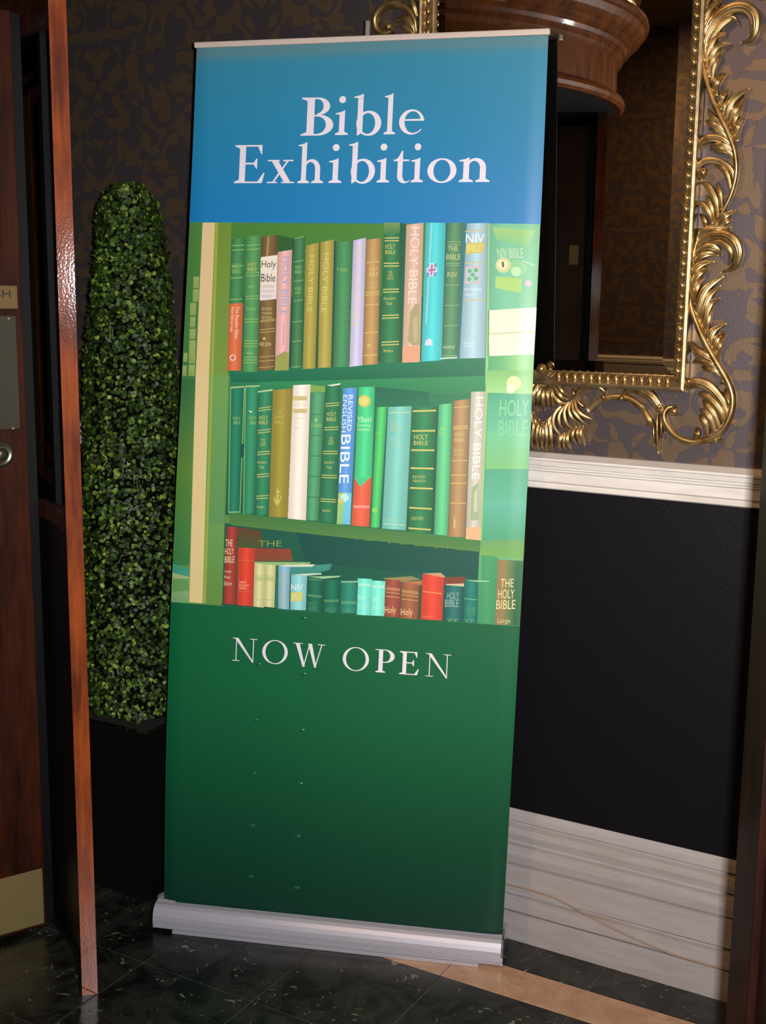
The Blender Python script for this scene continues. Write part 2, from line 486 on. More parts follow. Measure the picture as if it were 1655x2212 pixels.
cprof = [(.0, 2.19), (1.0, 2.19), (1.022, 2.186), (1.033, 2.195), (1.036, 2.207), (1.030, 2.220), (1.012, 2.226), (1.004, 2.236), (1.004, 2.335), (1.014, 2.342), (1.022, 2.352), (1.022, 2.366),
         (1.030, 2.370), (1.036, 2.382), (1.050, 2.390), (1.050, 2.402), (1.068, 2.410), (1.085, 2.425), (1.094, 2.445), (1.105, 2.450), (1.108, 2.462), (1.104, 2.474), (1.088, 2.480),
         (1.070, 2.500), (1.060, 2.530), (1.060, 2.550), (1.074, 2.556), (1.078, 2.570), (1.070, 2.582), (1.04, 2.59), (1.03, 2.62), (1.03, 2.64), (0, 2.64)]
mesh_obj('soffit', *lathe(DC, cprof[:2], 96), M_SOFFIT, drum)
mesh_obj('canopy', *lathe(DC, cprof[1:], 128), M_WOOD_C, drum, True).data.set_sharp_from_angle(angle=math.radians(24))

rev = thing('revolving_door', (DC[0], DC[1], 0), 'dark wooden revolving door leaves with brass push and kick plates', 'revolving door')
mesh_obj('centre_shaft', *tube([(DC[0], DC[1], .012), (DC[0], DC[1], 2.18)], .045, 20), M_WOOD_D, rev, True)
WANG = 34.8
def wing(ang, detail):
    a = math.radians(ang); er = np.array([math.cos(a), math.sin(a), 0]); et = np.array([math.sin(a), -math.cos(a), 0])   # et: clockwise side, towards the lobby
    c0 = np.array([DC[0], DC[1], 0])
    def bx(r0, r1, t0, t1, z0, z1, bev=.003): return box_geo(c0 + er * (r0 + r1) / 2 + et * (t0 + t1) / 2 + EZ * (z0 + z1) / 2, er, et, EZ, (r1 - r0) / 2, (t1 - t0) / 2, (z1 - z0) / 2, bev)
    T = .022
    fr = mesh_obj('leaf_frame', *join_geo(bx(.80, .912, -T, T, .012, 2.15), bx(.05, .15, -T, T, .012, 2.15), bx(.15, .80, -T, T, .012, .30), bx(.15, .80, -T, T, .95, 1.06), bx(.15, .80, -T, T, 2.03, 2.15)), M_WOOD_D, rev)
    ORG[fr] = ORG[rev]
    mesh_obj('glass_pane', *bx(.15, .80, -.003, .003, 1.06, 2.03, 0), M_GLASS, fr)
    mesh_obj('panel', *bx(.15, .80, -.010, .010, .30, .95, 0), M_WOOD_D, fr)
    mesh_obj('seal', *bx(.912, .938, -.007, .007, .012, 2.15, .002), M_RUBBER, fr)
    def rz(px, py):      # photograph point on the lobby face of this leaf
        v = ray(px, py); n = et; q = c0 + et * T; t = ((q - CAMPOS) @ n) / (v @ n); P = CAMPOS + v * t
        return (P - c0) @ er, P[2]
    if detail:
        r1, zt = rz(99, 1873); r2, zb = rz(104, 1993)
        mesh_obj('kick_plate', *bx(.17, .906, T, T + .002, max(zb, .02), zt, .0007), M_BRASS, fr)
        rr, za = rz(36, 617); rr2, zb = rz(36, 667)
        pl = mesh_obj('push_sign', *bx(rr - .105, rr, T, T + .003, zb, za, .0008), M_BRASS_D, fr)
        rS, _ = rz(1.5, 634); rH, zl = rz(22, 643); _, zh = rz(22, 626)
        TEXTJOBS.append(('PUSH', fr, c0 + et * (T + .0034), er, rH - .073, rH, zl, zh))
        rr3, zt3 = rz(33, 682); rr4, zb3 = rz(36, 926)
        pp = mesh_obj('push_plate', *bx(rr3 - .10, rr3, T, T + .003, zb3, zt3, .001), M_BRASS_G, fr)
        for px, py in ((18, 688), (28, 925)):
            r_, z_ = rz(px, py)
            mesh_obj('screw', *lathe_dir(c0 + er * r_ + et * (T + .003) + EZ * z_, et, [(0.0035, 0), (.003, .0015), (0, .002)]), M_BRASS, fr, True)
        r_, z_ = rz(2, 981)
        lk = mesh_obj('lock', *lathe_dir(c0 + er * r_ + et * T + EZ * z_, et, [(.030, 0), (.029, .004), (.022, .005), (.020, .003), (.013, .003), (.012, .010), (.006, .012), (0, .012)]), M_BRASS_G, fr, True)
    else:
        mesh_obj('latch_plate', *bx(.86, .893, -T - .003, -T, 1.66, 1.73, .001), M_BRASS_D, fr)
        mesh_obj('latch_plate', *bx(.86, .893, T, T + .003, 1.66, 1.73, .001), M_BRASS_D, fr)
def lathe_dir(c, n, prof, seg=20):
    n = np.asarray(n, float); a = np.cross(n, EZ); a /= np.linalg.norm(a); b = np.cross(n, a); k = len(prof)
    V = [np.asarray(c) + n * h_ + r * (a * math.cos(2 * math.pi * i / seg) + b * math.sin(2 * math.pi * i / seg)) for i in range(seg) for r, h_ in prof]
    F = [[i * k + j, i * k + j + 1, ((i + 1) % seg) * k + j + 1, ((i + 1) % seg) * k + j] for i in range(seg) for j in range(k - 1)]
    return V, F
TEXTJOBS = []
for k in range(4): wing(WANG - 90 * k, k == 0)

# lettering from Blender's own built-in typeface, as flat outlines
def text_geo(items):
    """items: list of strings -> list of (verts 2d in unit box, faces)"""
    obs = []
    for s in items:
        c = bpy.data.curves.new('t', 'FONT'); c.body = s; c.size = 1; c.resolution_u = 3
        ob = bpy.data.objects.new('t', c); COL.objects.link(ob); obs.append(ob)
    dg = bpy.context.evaluated_depsgraph_get(); dg.update()
    out = []
    for ob in obs:
        e = ob.evaluated_get(dg); me = e.to_mesh()
        V = np.array([v.co[:2] for v in me.vertices]).reshape(-1, 2); F = [list(p.vertices) for p in me.polygons]
        e.to_mesh_clear()
        lo, hi = V.min(0), V.max(0)
        out.append(((V - lo) / (hi - lo), F))
    for ob in obs:
        c = ob.data; bpy.data.objects.remove(ob); bpy.data.curves.remove(c)
    return out
for (s, par, c0, er, r0, r1, z0, z1), (V, F) in zip(TEXTJOBS, text_geo([j[0] for j in TEXTJOBS])):
    mesh_obj('lettering', [c0 + er * (r0 + (r1 - r0) * v[0]) + EZ * (z0 + (z1 - z0) * v[1]) for v in V], F, M_INK, par)

# open door leaf at the right edge, seen along its face
P = at_depth(1594, 1734, 1.80); Pn = np.array([P[0] - .055, 1.0, 0]); Pf = np.array([P[0], 1.80, 0])
dv = Pf - Pn; L = np.linalg.norm(dv); dv /= L; nv = np.array([-dv[1], dv[0], 0])     # nv towards the picture centre
d2 = thing('door_2', tuple(Pf), 'dark red-brown wooden door standing open beside the camera', None, kind='structure')
def dbx(a0, a1, t0, t1, z0, z1, bev=.003): return box_geo(Pn + dv * (a0 + a1) / 2 - nv * (t0 + t1) / 2 + EZ * (z0 + z1) / 2, dv, -nv, EZ, (a1 - a0) / 2, (t1 - t0) / 2, (z1 - z0) / 2, bev)
mesh_obj('stile', *dbx(L - .14, L - .012, 0, .044, .01, 2.35), M_WOOD_J, d2)
mesh_obj('stile', *dbx(0, .12, 0, .044, .01, 2.35), M_WOOD_J, d2)
mesh_obj('edge_seal', *dbx(L - .012, L, .004, .040, .01, 2.35, .002), M_RUBBER, d2)
mesh_obj('rail', *dbx(.12, L - .14, 0, .044, .01, .30), M_WOOD_J, d2)
mesh_obj('rail', *dbx(.12, L - .14, 0, .044, 2.2, 2.35), M_WOOD_J, d2)
mesh_obj('panel', *dbx(.12, L - .14, .012, .032, .30, 2.2, 0), M_WOOD_J, d2)
# ------------------------------------------------------------------ gilt mirror on the back wall
GS0, GS1, GZ0, GZ1 = -1.400, -.806, 1.388, 2.62
MC = (GS0 + GS1) / 2
mir = thing('gilt_mirror', tuple(wp(MC, .02, GZ0 - .02)), 'tall wall mirror in an ornate gilt frame of curling leaves behind the banner', 'mirror')
FW = .031                                     # width of the moulding
def mirror_pt(s, d, z): return wp(s, d, z)
def bar(name, pts_in, pts_out):               # one mitred side of the moulding; pts: (s, z) start, end
    (s0, z0), (s1, z1) = pts_in; (S0_, Z0_), (S1_, Z1_) = pts_out
    prof = [(0., .004), (0., .014), (.10, .017), (.18, .012), (.62, .030), (.68, .036), (.80, .0385), (.97, .036), (1.0, .030), (1.0, .004)]
    V = []
    for f, d in prof:
        V.append(wp(s0 + (S0_ - s0) * f, d, z0 + (Z0_ - z0) * f))
    for f, d in prof:
        V.append(wp(s1 + (S1_ - s1) * f, d, z1 + (Z1_ - z1) * f))
    n = len(prof); F = [[i, (i + 1) % n, n + (i + 1) % n, n + i] for i in range(n)] + [list(range(n)), list(range(n, 2 * n))[::-1]]
    return mesh_obj(name, V, F, M_GILT_W, mir)
bar('moulding', ((GS1, GZ0), (GS1, GZ1)), ((GS1 + FW, GZ0 - FW), (GS1 + FW, GZ1 + FW)))
bar('moulding', ((GS0, GZ0), (GS0, GZ1)), ((GS0 - FW, GZ0 - FW), (GS0 - FW, GZ1 + FW)))
bar('moulding', ((GS0, GZ0), (GS1, GZ0)), ((GS0 - FW, GZ0 - FW), (GS1 + FW, GZ0 - FW)))
bar('moulding', ((GS0, GZ1), (GS1, GZ1)), ((GS0 - FW, GZ1 + FW), (GS1 + FW, GZ1 + FW)))
# bevelled glass
b = .026
ring = [(GS0, GZ0), (GS1, GZ0), (GS1, GZ1), (GS0, GZ1)]; inn = [(GS0 + b, GZ0 + b), (GS1 - b, GZ0 + b), (GS1 - b, GZ1 - b), (GS0 + b, GZ1 - b)]
V = [wp(s, .0125, z) for s, z in inn]
mesh_obj('glass', V, [[0, 1, 2, 3]], M_MIRROR, mir)
V = [wp(s, .0097, z) for s, z in ring] + [wp(s, .0125, z) for s, z in inn]
mesh_obj('glass_bevel', V, [[i, (i + 1) % 4, 4 + (i + 1) % 4, 4 + i] for i in range(4)], M_MIRROR, mir)
mesh_obj('backing', *wall_box(GS0 - FW, GS1 + FW, 0, .006, GZ0 - FW, GZ1 + FW), M_BLACKWOOD, mir)
# beads on the sides, gadroons along the bottom: one mesh each, shared
V, F = ball_geo((0, 0, 0), .0092, 12, 8, (1.0, .90, 1.15))
meb = bpy.data.meshes.new('bead'); meb.from_pydata([tuple(v) for v in V], [], F); meb.materials.append(M_GILT_B); meb.polygons.foreach_set('use_smooth', [True] * len(meb.polygons))
V, F = ball_geo((0, 0, 0), .0090, 12, 8, (.88, .80, 1.48))
meg = bpy.data.meshes.new('gadroon'); meg.from_pydata([tuple(v) for v in V], [], F); meg.materials.append(M_GILT_B); meg.polygons.foreach_set('use_smooth', [True] * len(meg.polygons))
def put(me, name, s, d, z):
    q = bpy.data.objects.new(name, me); COL.objects.link(q); q.parent = mir; q.location = tuple(wp(s, d, z) - ORG[mir])
nb = int((GZ1 - GZ0 - .01) / .0224)
for i in range(nb):
    z = GZ0 + .012 + .0224 * i
    put(meb, 'bead', GS1 + .0115, .0235, z); put(meb, 'bead', GS0 - .0115, .0235, z)
ng = int((GS1 - GS0) / .0187)
for i in range(ng):
    s = GS0 + (GS1 - GS0) * (i + .5) / ng
    if abs(s - MC) > .02: put(meg, 'gadroon', s, .0225, GZ0 - .0125)

# carved scrollwork, traced on the wall plane; every strand also stands mirrored on the left side
def catmull(P, n):
    P = np.asarray(P, float); P = np.vstack([2 * P[0] - P[1], P, 2 * P[-1] - P[-2]]); out = []
    m = len(P) - 3
    for i in range(n):
        t = i / (n - 1) * m; k = min(int(t), m - 1); t -= k
        p0, p1, p2, p3 = P[k:k + 4]
        out.append(.5 * (2 * p1 + (p2 - p0) * t + (2 * p0 - 5 * p1 + 4 * p2 - p3) * t * t + (3 * p1 - p0 - 3 * p2 + p3) * t ** 3))
    return np.array(out)
RIB = [(-1, 0), (-.94, .45), (-.72, .86), (-.45, .62), (-.18, .92), (0, 1.04), (.18, .92), (.45, .62), (.72, .86), (.94, .45), (1, 0)]
RND = [(-1, 0), (-.92, .42), (-.7, .75), (-.38, .95), (0, 1.03), (.38, .95), (.7, .75), (.92, .42), (1, 0)]
FLAT = [(-1, 0), (-.97, .7), (-.85, .95), (0, .8), (.85, .95), (.97, .7), (1, 0)]
def strand(crop, pts, wmax, style='leaf', lift=.012, base=.006, flip=None, name='acanthus_leaf'):
    ox, oy, sc = crop
    W2 = [on_wall(ox + x * sc, oy + y * sc, .02) for x, y in pts]
    wm = wmax * sc * .00098 / 2
    n = max(10, 5 * len(pts))
    C = catmull(W2, n)
    prof = {'leaf': RIB, 'stem': RND, 'flat': FLAT}[style]
    for side in (0, 1):
        CC = C.copy()
        if side: CC[:, 0] = 2 * MC - CC[:, 0]
        V, F = [], []
        T = np.gradient(CC, axis=0); T /= np.linalg.norm(T, axis=1)[:, None]
        k = len(prof)
        for i in range(n):
            t = i / (n - 1)
            if style == 'leaf': wv = wm * (.50 + .5 * math.sin(min(1, t / .5) * math.pi / 2)) * (1 if t < .55 else max(.10, math.cos((t - .55) / .45 * math.pi / 2) ** .75))
            elif style == 'stem': wv = wm * (.55 + .45 * math.sin(math.pi * min(1, max(0, t))))
            else: wv = wm
            dd = base + lift * (math.sin(math.pi * (.15 + .75 * t)) if style != 'flat' else .5)
            hgt = min(.020, wv * 1.15) if style != 'flat' else .009
            nx = np.array([-T[i][1], T[i][0]])
            for a, hh in prof:
                p = CC[i] + nx * a * wv
                V.append(wp(p[0], dd + hh * hgt, p[1]))
            # foot of the strand on the wall side
            V.append(wp(*(CC[i] - nx * wv)[:1], max(.001, dd - .006), (CC[i] - nx * wv)[1])); V.append(wp((CC[i] + nx * wv)[0], max(.001, dd - .006), (CC[i] + nx * wv)[1]))
        m = k + 2
        order = [k] + list(range(k)) + [k + 1]
        for i in range(n - 1):
            for j in range(m):
                a, b_ = order[j], order[(j + 1) % m]
                F.append([i * m + a, i * m + b_, (i + 1) * m + b_, (i + 1) * m + a])
        F.append([order[j] for j in range(m)]); F.append([(n - 1) * m + order[j] for j in range(m)][::-1])
        mesh_obj(name, V, F, M_GILT, mir, True)
def knob(crop, x, y, r, d=.026):
    ox, oy, sc = crop
    s, z = on_wall(ox + x * sc, oy + y * sc, d)
    for s_ in ((s, 2 * MC - s) if abs(s - MC) > .04 else (MC,)):
        mesh_obj('boss', *ball_geo(wp(s_, d - .004, z), r * sc * .00098, 14, 8), M_GILT_B, mir, True)
K6 = (1160, 0, .2991); K7 = (1130, 480, .3172); K4 = (1140, 780, .12085)
ST = 'stem'
# --- right side, upper half
strand(K6, [(1190, -40), (1180, 200), (1188, 400), (1218, 550), (1272, 720), (1330, 850), (1392, 980), (1432, 1100), (1440, 1250), (1402, 1400), (1335, 1530), (1240, 1660)], 40, ST, .016, name='scroll_stem')
for pts, wd_ in [
    ([(1192, 330), (1205, 170), (1255, 60), (1340, -20)], 46), ([(1196, 380), (1225, 200), (1285, 100), (1345, 30)], 46), ([(1190, 250), (1198, 110), (1225, 20), (1262, -40)], 40),
    ([(1200, 440), (1222, 270), (1300, 135), (1400, 65), (1500, 55), (1565, 110), (1575, 200), (1545, 275), (1460, 302)], 74),
    ([(1210, 460), (1250, 300), (1330, 185), (1410, 130), (1445, 170)], 44), ([(1212, 480), (1240, 370), (1290, 270), (1360, 230)], 44),
    ([(1222, 520), (1255, 410), (1310, 335), (1390, 308)], 46), ([(1236, 560), (1255, 460), (1290, 400), (1335, 345)], 42), ([(1262, 600), (1272, 500), (1300, 430), (1325, 390)], 34),
    ([(1292, 690), (1290, 620), (1315, 565), (1366, 522)], 52), ([(1322, 790), (1330, 720), (1352, 680), (1385, 632)], 40),
    ([(1372, 900), (1380, 800), (1430, 710), (1532, 628)], 50), ([(1385, 930), (1405, 830), (1450, 770), (1500, 690)], 46), ([(1362, 870), (1355, 790), (1370, 740), (1392, 690)], 34),
    ([(1440, 1020), (1440, 940), (1460, 890), (1503, 842)], 52), ([(1400, 960), (1420, 880), (1450, 820), (1488, 742)], 36),
    ([(1392, 985), (1325, 900), (1265, 845), (1225, 775)], 40), ([(1402, 1010), (1320, 930), (1255, 895), (1210, 862)], 44), ([(1412, 1040), (1340, 970), (1280, 940), (1228, 925)], 32),
    ([(1420, 1085), (1345, 1015), (1255, 998), (1185, 1030), (1162, 1095)], 56), ([(1424, 1115), (1350, 1055), (1280, 1055), (1240, 1085)], 44), ([(1426, 1160), (1380, 1095), (1310, 1085), (1272, 1100)], 36),
    ([(1420, 1350), (1405, 1235), (1325, 1170), (1235, 1158), (1172, 1195), (1158, 1255), (1190, 1296)], 44),
    ([(1400, 1400), (1376, 1270), (1330, 1210), (1270, 1188)], 34),
    ([(1300, 1580), (1290, 1450), (1235, 1345), (1165, 1312)], 44), ([(1330, 1520), (1325, 1420), (1310, 1360), (1295, 1310)], 34), ([(1275, 1610), (1262, 1520), (1240, 1450), (1215, 1405)], 34),
    ([(1262, 1620), (1238, 1535), (1190, 1475), (1130, 1458)], 42), ([(1215, 1660), (1215, 1610), (1195, 1570), (1165, 1540)], 34),
    ([(1290, 1610), (1340, 1570), (1380, 1545), (1432, 1512)], 44), ([(1300, 1650), (1350, 1610), (1385, 1590), (1405, 1575)], 36)]:
    strand(K6, pts, wd_ * 1.12)
knob(K6, 1200, 1246, 34)
# --- curl beside the pole, above the banner
K5 = (750, 0, .3021)
strand(K5, [(488, 240), (478, 130), (425, 60), (345, 32), (262, 52), (206, 120), (206, 195), (250, 236), (315, 212)], 62, ST, .016, name='scroll_stem')
for pts, wd_ in [([(488, 250), (455, 170), (400, 128), (328, 148)], 60), ([(490, 190), (450, 90), (390, 40), (340, -20)], 56), ([(486, 270), (440, 215), (400, 190), (365, 195)], 44), ([(492, 120), (470, 20), (430, -50)], 50)]:
    strand(K5, pts, wd_)
knob(K5, 290, 188, 30)
# --- right side, lower half and corner
strand(K7, [(1205, 40), (1152, 250), (1135, 400), (1142, 550), (1190, 700), (1262, 850), (1342, 985), (1402, 1090), (1432, 1190), (1420, 1300), (1362, 1410), (1262, 1478), (1150, 1495), (1045, 1455), (975, 1375), (958, 1305), (990, 1262), (1035, 1262)], 50, ST, .018, name='scroll_stem')
for pts, wd_ in [
    ([(1180, 140), (1215, 70), (1290, 30), (1345, -20)], 40), ([(1190, 120), (1250, 60), (1340, 50), (1415, 32)], 44),
    ([(1160, 210), (1205, 130), (1290, 92), (1385, 92), (1450, 150), (1466, 225), (1430, 305), (1335, 342)], 66), ([(1165, 240), (1250, 150), (1335, 135), (1400, 180), (1412, 240), (1380, 300)], 36),
    ([(1152, 270), (1200, 195), (1270, 165), (1325, 190), (1345, 232)], 44), ([(1146, 330), (1190, 250), (1260, 215), (1325, 225)], 40),
    ([(1140, 440), (1155, 350), (1215, 285), (1300, 265)], 48), ([(1142, 500), (1165, 400), (1215, 335), (1265, 318)], 46), ([(1156, 560), (1172, 480), (1195, 420), (1230, 370)], 36),
    ([(1200, 720), (1200, 570), (1250, 450), (1370, 358)], 52), ([(1212, 740), (1225, 610), (1270, 500), (1342, 425)], 46), ([(1228, 770), (1240, 650), (1280, 550), (1337, 515)], 46), ([(1246, 800), (1255, 700), (1270, 630), (1290, 570)], 34),
    ([(1292, 900), (1275, 800), (1305, 730), (1382, 688)], 50), ([(1308, 930), (1305, 840), (1330, 780), (1366, 748)], 44), ([(1325, 950), (1330, 870), (1345, 820), (1368, 765)], 34), ([(1288, 890), (1285, 820), (1295, 760), (1320, 705)], 34),
    ([(1345, 985), (1270, 930), (1190, 885), (1122, 808)], 62), ([(1335, 960), (1280, 890), (1245, 855), (1218, 815)], 40),
    ([(1375, 1055), (1295, 975), (1205, 938), (1142, 962)], 50), ([(1388, 1085), (1310, 1015), (1250, 995), (1205, 985)], 38), ([(1396, 1100), (1370, 1080), (1352, 1090), (1348, 1110)], 26),
    ([(1410, 1380), (1358, 1225), (1265, 1118), (1175, 1092), (1112, 1118), (1108, 1160)], 66), ([(1385, 1410), (1335, 1275), (1255, 1190), (1178, 1160)], 52), ([(1390, 1400), (1350, 1290), (1290, 1200), (1215, 1140)], 34),
    ([(1345, 1430), (1305, 1320), (1255, 1250), (1215, 1208)], 44), ([(1310, 1450), (1280, 1350), (1240, 1295), (1192, 1275)], 50), ([(1255, 1470), (1245, 1380), (1220, 1335), (1190, 1310)], 44),
    ([(1422, 1330), (1412, 1250), (1390, 1180), (1368, 1130)], 46), ([(1150, 1490), (1180, 1455), (1188, 1425), (1170, 1395)], 40), ([(1240, 1488), (1290, 1490), (1330, 1475), (1345, 1515)], 40), ([(1300, 1465), (1330, 1460), (1342, 1470), (1350, 1490)], 30),
    ([(960, 1345), (940, 1280), (880, 1190), (790, 1140), (715, 1138), (660, 1200)], 62)]:
    strand(K7, pts, wd_ * 1.12)
knob(K7, 1028, 1288, 34); knob(K7, 925, 1258, 22); knob(K7, 668, 1200, 22)
strand(K7, [(430, 1285), (520, 1212), (620, 1192), (720, 1207), (800, 1262), (848, 1330), (862, 1390)], 44, 'flat', .006, name='arched_ribbon')
strand(K7, [(800, 1250), (840, 1310), (868, 1365), (860, 1400)], 44)
for pts, wd_ in (([(908, 1295), (908, 1400), (910, 1585)], 24), ([(882, 1380), (884, 1440), (888, 1525)], 18), ([(935, 1330), (936, 1400), (940, 1490)], 18), ([(955, 1330), (955, 1380), (955, 1440)], 14)):
    strand(K7, pts, wd_, ST, .008, name='pendant')
# --- shell under the middle of the frame
knob(K4, 275, 140, 100, .036)
for pts, wd_ in [([(90, 190), (180, 300), (300, 310), (400, 190)], 46), ([(90, 280), (190, 380), (340, 360), (440, 240)], 46)]:
    strand(K4, pts, wd_, ST, .016, name='collar')
for pts, wd_ in [
    ([(150, 420), (100, 600), (85, 850)], 84), ([(205, 430), (180, 620), (160, 845)], 70), ([(255, 430), (262, 640), (235, 890)], 70), ([(300, 430), (340, 600), (315, 770)], 60), ([(330, 420), (400, 570), (410, 700)], 50),
    ([(370, 390), (430, 580), (560, 730), (680, 760)], 84), ([(420, 350), (500, 510), (600, 640), (695, 690)], 76), ([(450, 320), (540, 440), (625, 560), (700, 620)], 64), ([(460, 290), (530, 370), (585, 430), (620, 470)], 44),
    ([(590, 790), (470, 960), (465, 1170), (600, 1385)], 70), ([(650, 790), (560, 960), (570, 1130), (650, 1245)], 62), ([(720, 720), (650, 900), (690, 1110), (810, 1270)], 72), ([(770, 700), (730, 860), (790, 1020), (900, 1115)], 62),
    ([(800, 680), (800, 850), (890, 1000), (1040, 1160)], 70), ([(820, 640), (860, 830), (960, 960), (1145, 1055)], 74), ([(760, 485), (812, 545), (800, 630), (690, 705)], 44),
    ([(445, 950), (375, 1060), (385, 1190), (455, 1335)], 54), ([(370, 1040), (315, 1150), (330, 1250), (375, 1350)], 48), ([(275, 1080), (262, 1210), (315, 1340), (300, 1570)], 56),
    ([(110, 970), (100, 1150), (65, 1400), (60, 1560)], 80), ([(190, 1030), (170, 1200), (150, 1400), (170, 1590)], 74), ([(240, 1080), (222, 1300), (245, 1570)], 70),
    ([(650, 1280), (560, 1420), (555, 1600)], 84), ([(690, 1260), (640, 1420), (645, 1590)], 64), ([(730, 1240), (705, 1400), (750, 1590)], 84),
    ([(850, 1170), (795, 1320), (845, 1480)], 70), ([(920, 1150), (880, 1300), (925, 1490)], 64), ([(980, 1150), (940, 1310), (1000, 1525)], 70)]:
    strand(K4, pts, wd_ * 1.15, name='shell_fluting')
strand(K4, [(985, 825), (895, 725), (880, 600), (960, 495), (1110, 445), (1270, 465), (1365, 550), (1385, 630)], 96, ST, .014, name='scroll_stem')
knob(K4, 1345, 650, 52)

# ------------------------------------------------------------------ topiary in its planter
PS, PD, PH = -2.137, .221, .458
pc = wp(PS, PD, 0)
pot = thing('square_planter', tuple(pc), 'tall square black glossy planter behind the orange-brown door post', 'planter')
hb, ht, wl = .128, .135, .014
def frustum(h0, h1, z0, z1):
    return [wp(PS + a * h_, PD + b_ * h_, z) for h_, z in ((h0, z0), (h1, z1)) for a, b_ in ((-1, -1), (1, -1), (1, 1), (-1, 1))]
V = frustum(hb, ht, 0, PH) + frustum(ht - wl, ht - wl, PH - .05, PH)
F = [[3, 2, 1, 0], [0, 1, 5, 4], [1, 2, 6, 5], [2, 3, 7, 6], [3, 0, 4, 7], [4, 5, 13, 12], [5, 6, 14, 13], [6, 7, 15, 14], [7, 4, 12, 15], [12, 13, 9, 8], [13, 14, 10, 9], [14, 15, 11, 10], [15, 12, 8, 11]]
mesh_obj('planter_body', V, F, M_PLANTER, pot)
V = frustum(ht - wl - .001, ht - wl - .001, PH - .06, PH - .004)
mesh_obj('soil', V, [[0, 3, 2, 1], [4, 5, 6, 7]] + [[i, (i + 1) % 4, 4 + (i + 1) % 4, 4 + i] for i in range(4)], M_SOIL, pot)
top = thing('topiary_shrub', tuple(pc + EZ * (PH - .003)), 'tall clipped boxwood topiary column left of the banner', 'topiary')
mesh_obj('stem', *tube([pc + EZ * (PH - .003), pc + EZ * 1.7], .016, 8), M_CORE, top)
ZR = [(.462, .118), (.51, .140), (.70, .146), (1.0, .138), (1.3, .122), (1.52, .100), (1.68, .084), (1.77, .070), (1.81, .035)]
def rad(z): return np.interp(z, [q[0] for q in ZR], [q[1] for q in ZR])
prof = [(max(.005, r_ - .022), z_) for z_, r_ in ZR]
mesh_obj('twig_core', *lathe(pc[:2], [(0, .463)] + prof + [(0, 1.80)], 24), M_CORE, top)
def foliage():
    N = 21000; V, F, Cc = [], [], []
    tpl = np.array([(0, 0, 0), (.38, .34, .10), (.42, .72, .08), (0, 1.0, -.05), (-.42, .72, .08), (-.38, .34, .10), (0, .5, 0)])
    fac = [(0, 1, 6), (1, 2, 6), (2, 3, 6), (3, 4, 6), (4, 5, 6), (5, 0, 6)]
    base = [srgb(26, 42, 12), srgb(34, 54, 16), srgb(46, 70, 20), srgb(62, 88, 28), srgb(92, 120, 38), srgb(130, 150, 54)]
    pr = [.24, .22, .20, .15, .12, .07]
    for i in range(N):
        z = .470 + (1.342) * (1 - (1 - rng.random()) ** 1.0)
        r = rad(z)
        if z > 1.76 and rng.random() < .4: r *= rng.random()
        a = rng.random() * 2 * math.pi
        bmp = .010 * math.sin(a * 5 + z * 21) * math.sin(z * 33 + a * 2)
        rr = max(.0, r - .022 * rng.random() ** 1.3 + bmp + (.012 * rng.random() if rng.random() < .06 else 0))
        out = np.array([math.cos(a), math.sin(a), 0])
        nrm = out + EZ * (.25 + .35 * rng.random()) + rng.normal(0, .48, 3); nrm /= np.linalg.norm(nrm)
        tv = EZ * .6 + rng.normal(0, 1, 3); tv -= (tv @ nrm) * nrm; tv /= np.linalg.norm(tv)
        sv = np.cross(tv, nrm)
        L_ = .0085 + .0065 * rng.random()
        p = np.array([pc[0], pc[1], z]) + out * rr
        n0 = len(V)
        for x, y, q in tpl: V.append(p + sv * x * L_ * .92 + tv * (y - .4) * L_ + nrm * q * L_)
        F += [tuple(n0 + j for j in f) for f in fac]
        c = base[rng.choice(6, p=pr)]
        Cc += [tuple(np.array(c) * (.7 + .4 * rng.random()))] * 7
    o = mesh_obj('foliage', V, F, M_LEAF, top, True, colors=Cc)
    o['kind'] = 'stuff'
foliage()
# cobweb threads caught in the leaves
M_WEB = plain('cobweb', srgb(168, 168, 164), .5)
web = []
for (px, py) in ((258, 955), (268, 1030), (262, 1200), (280, 1265), (228, 730), (262, 412), (300, 1050), (272, 1110)):
    for k in range(3):
        P = at_depth(px + rng.normal(0, 9), py + rng.normal(0, 12), 3.0)
        dv2 = P[:2] - pc[:2]; dv2 /= np.linalg.norm(dv2); q = np.array([*(pc[:2] + dv2 * (rad(P[2]) + .003)), P[2]])
        web.append(tube([q, q + np.array([rng.normal(0, .008), rng.normal(0, .003), rng.normal(0, .010)]), q + np.array([rng.normal(0, .014), rng.normal(0, .004), rng.normal(0, .018)])], .00045, 4))
wo = mesh_obj('cobweb', *join_geo(*web), M_WEB, top); wo['kind'] = 'stuff'
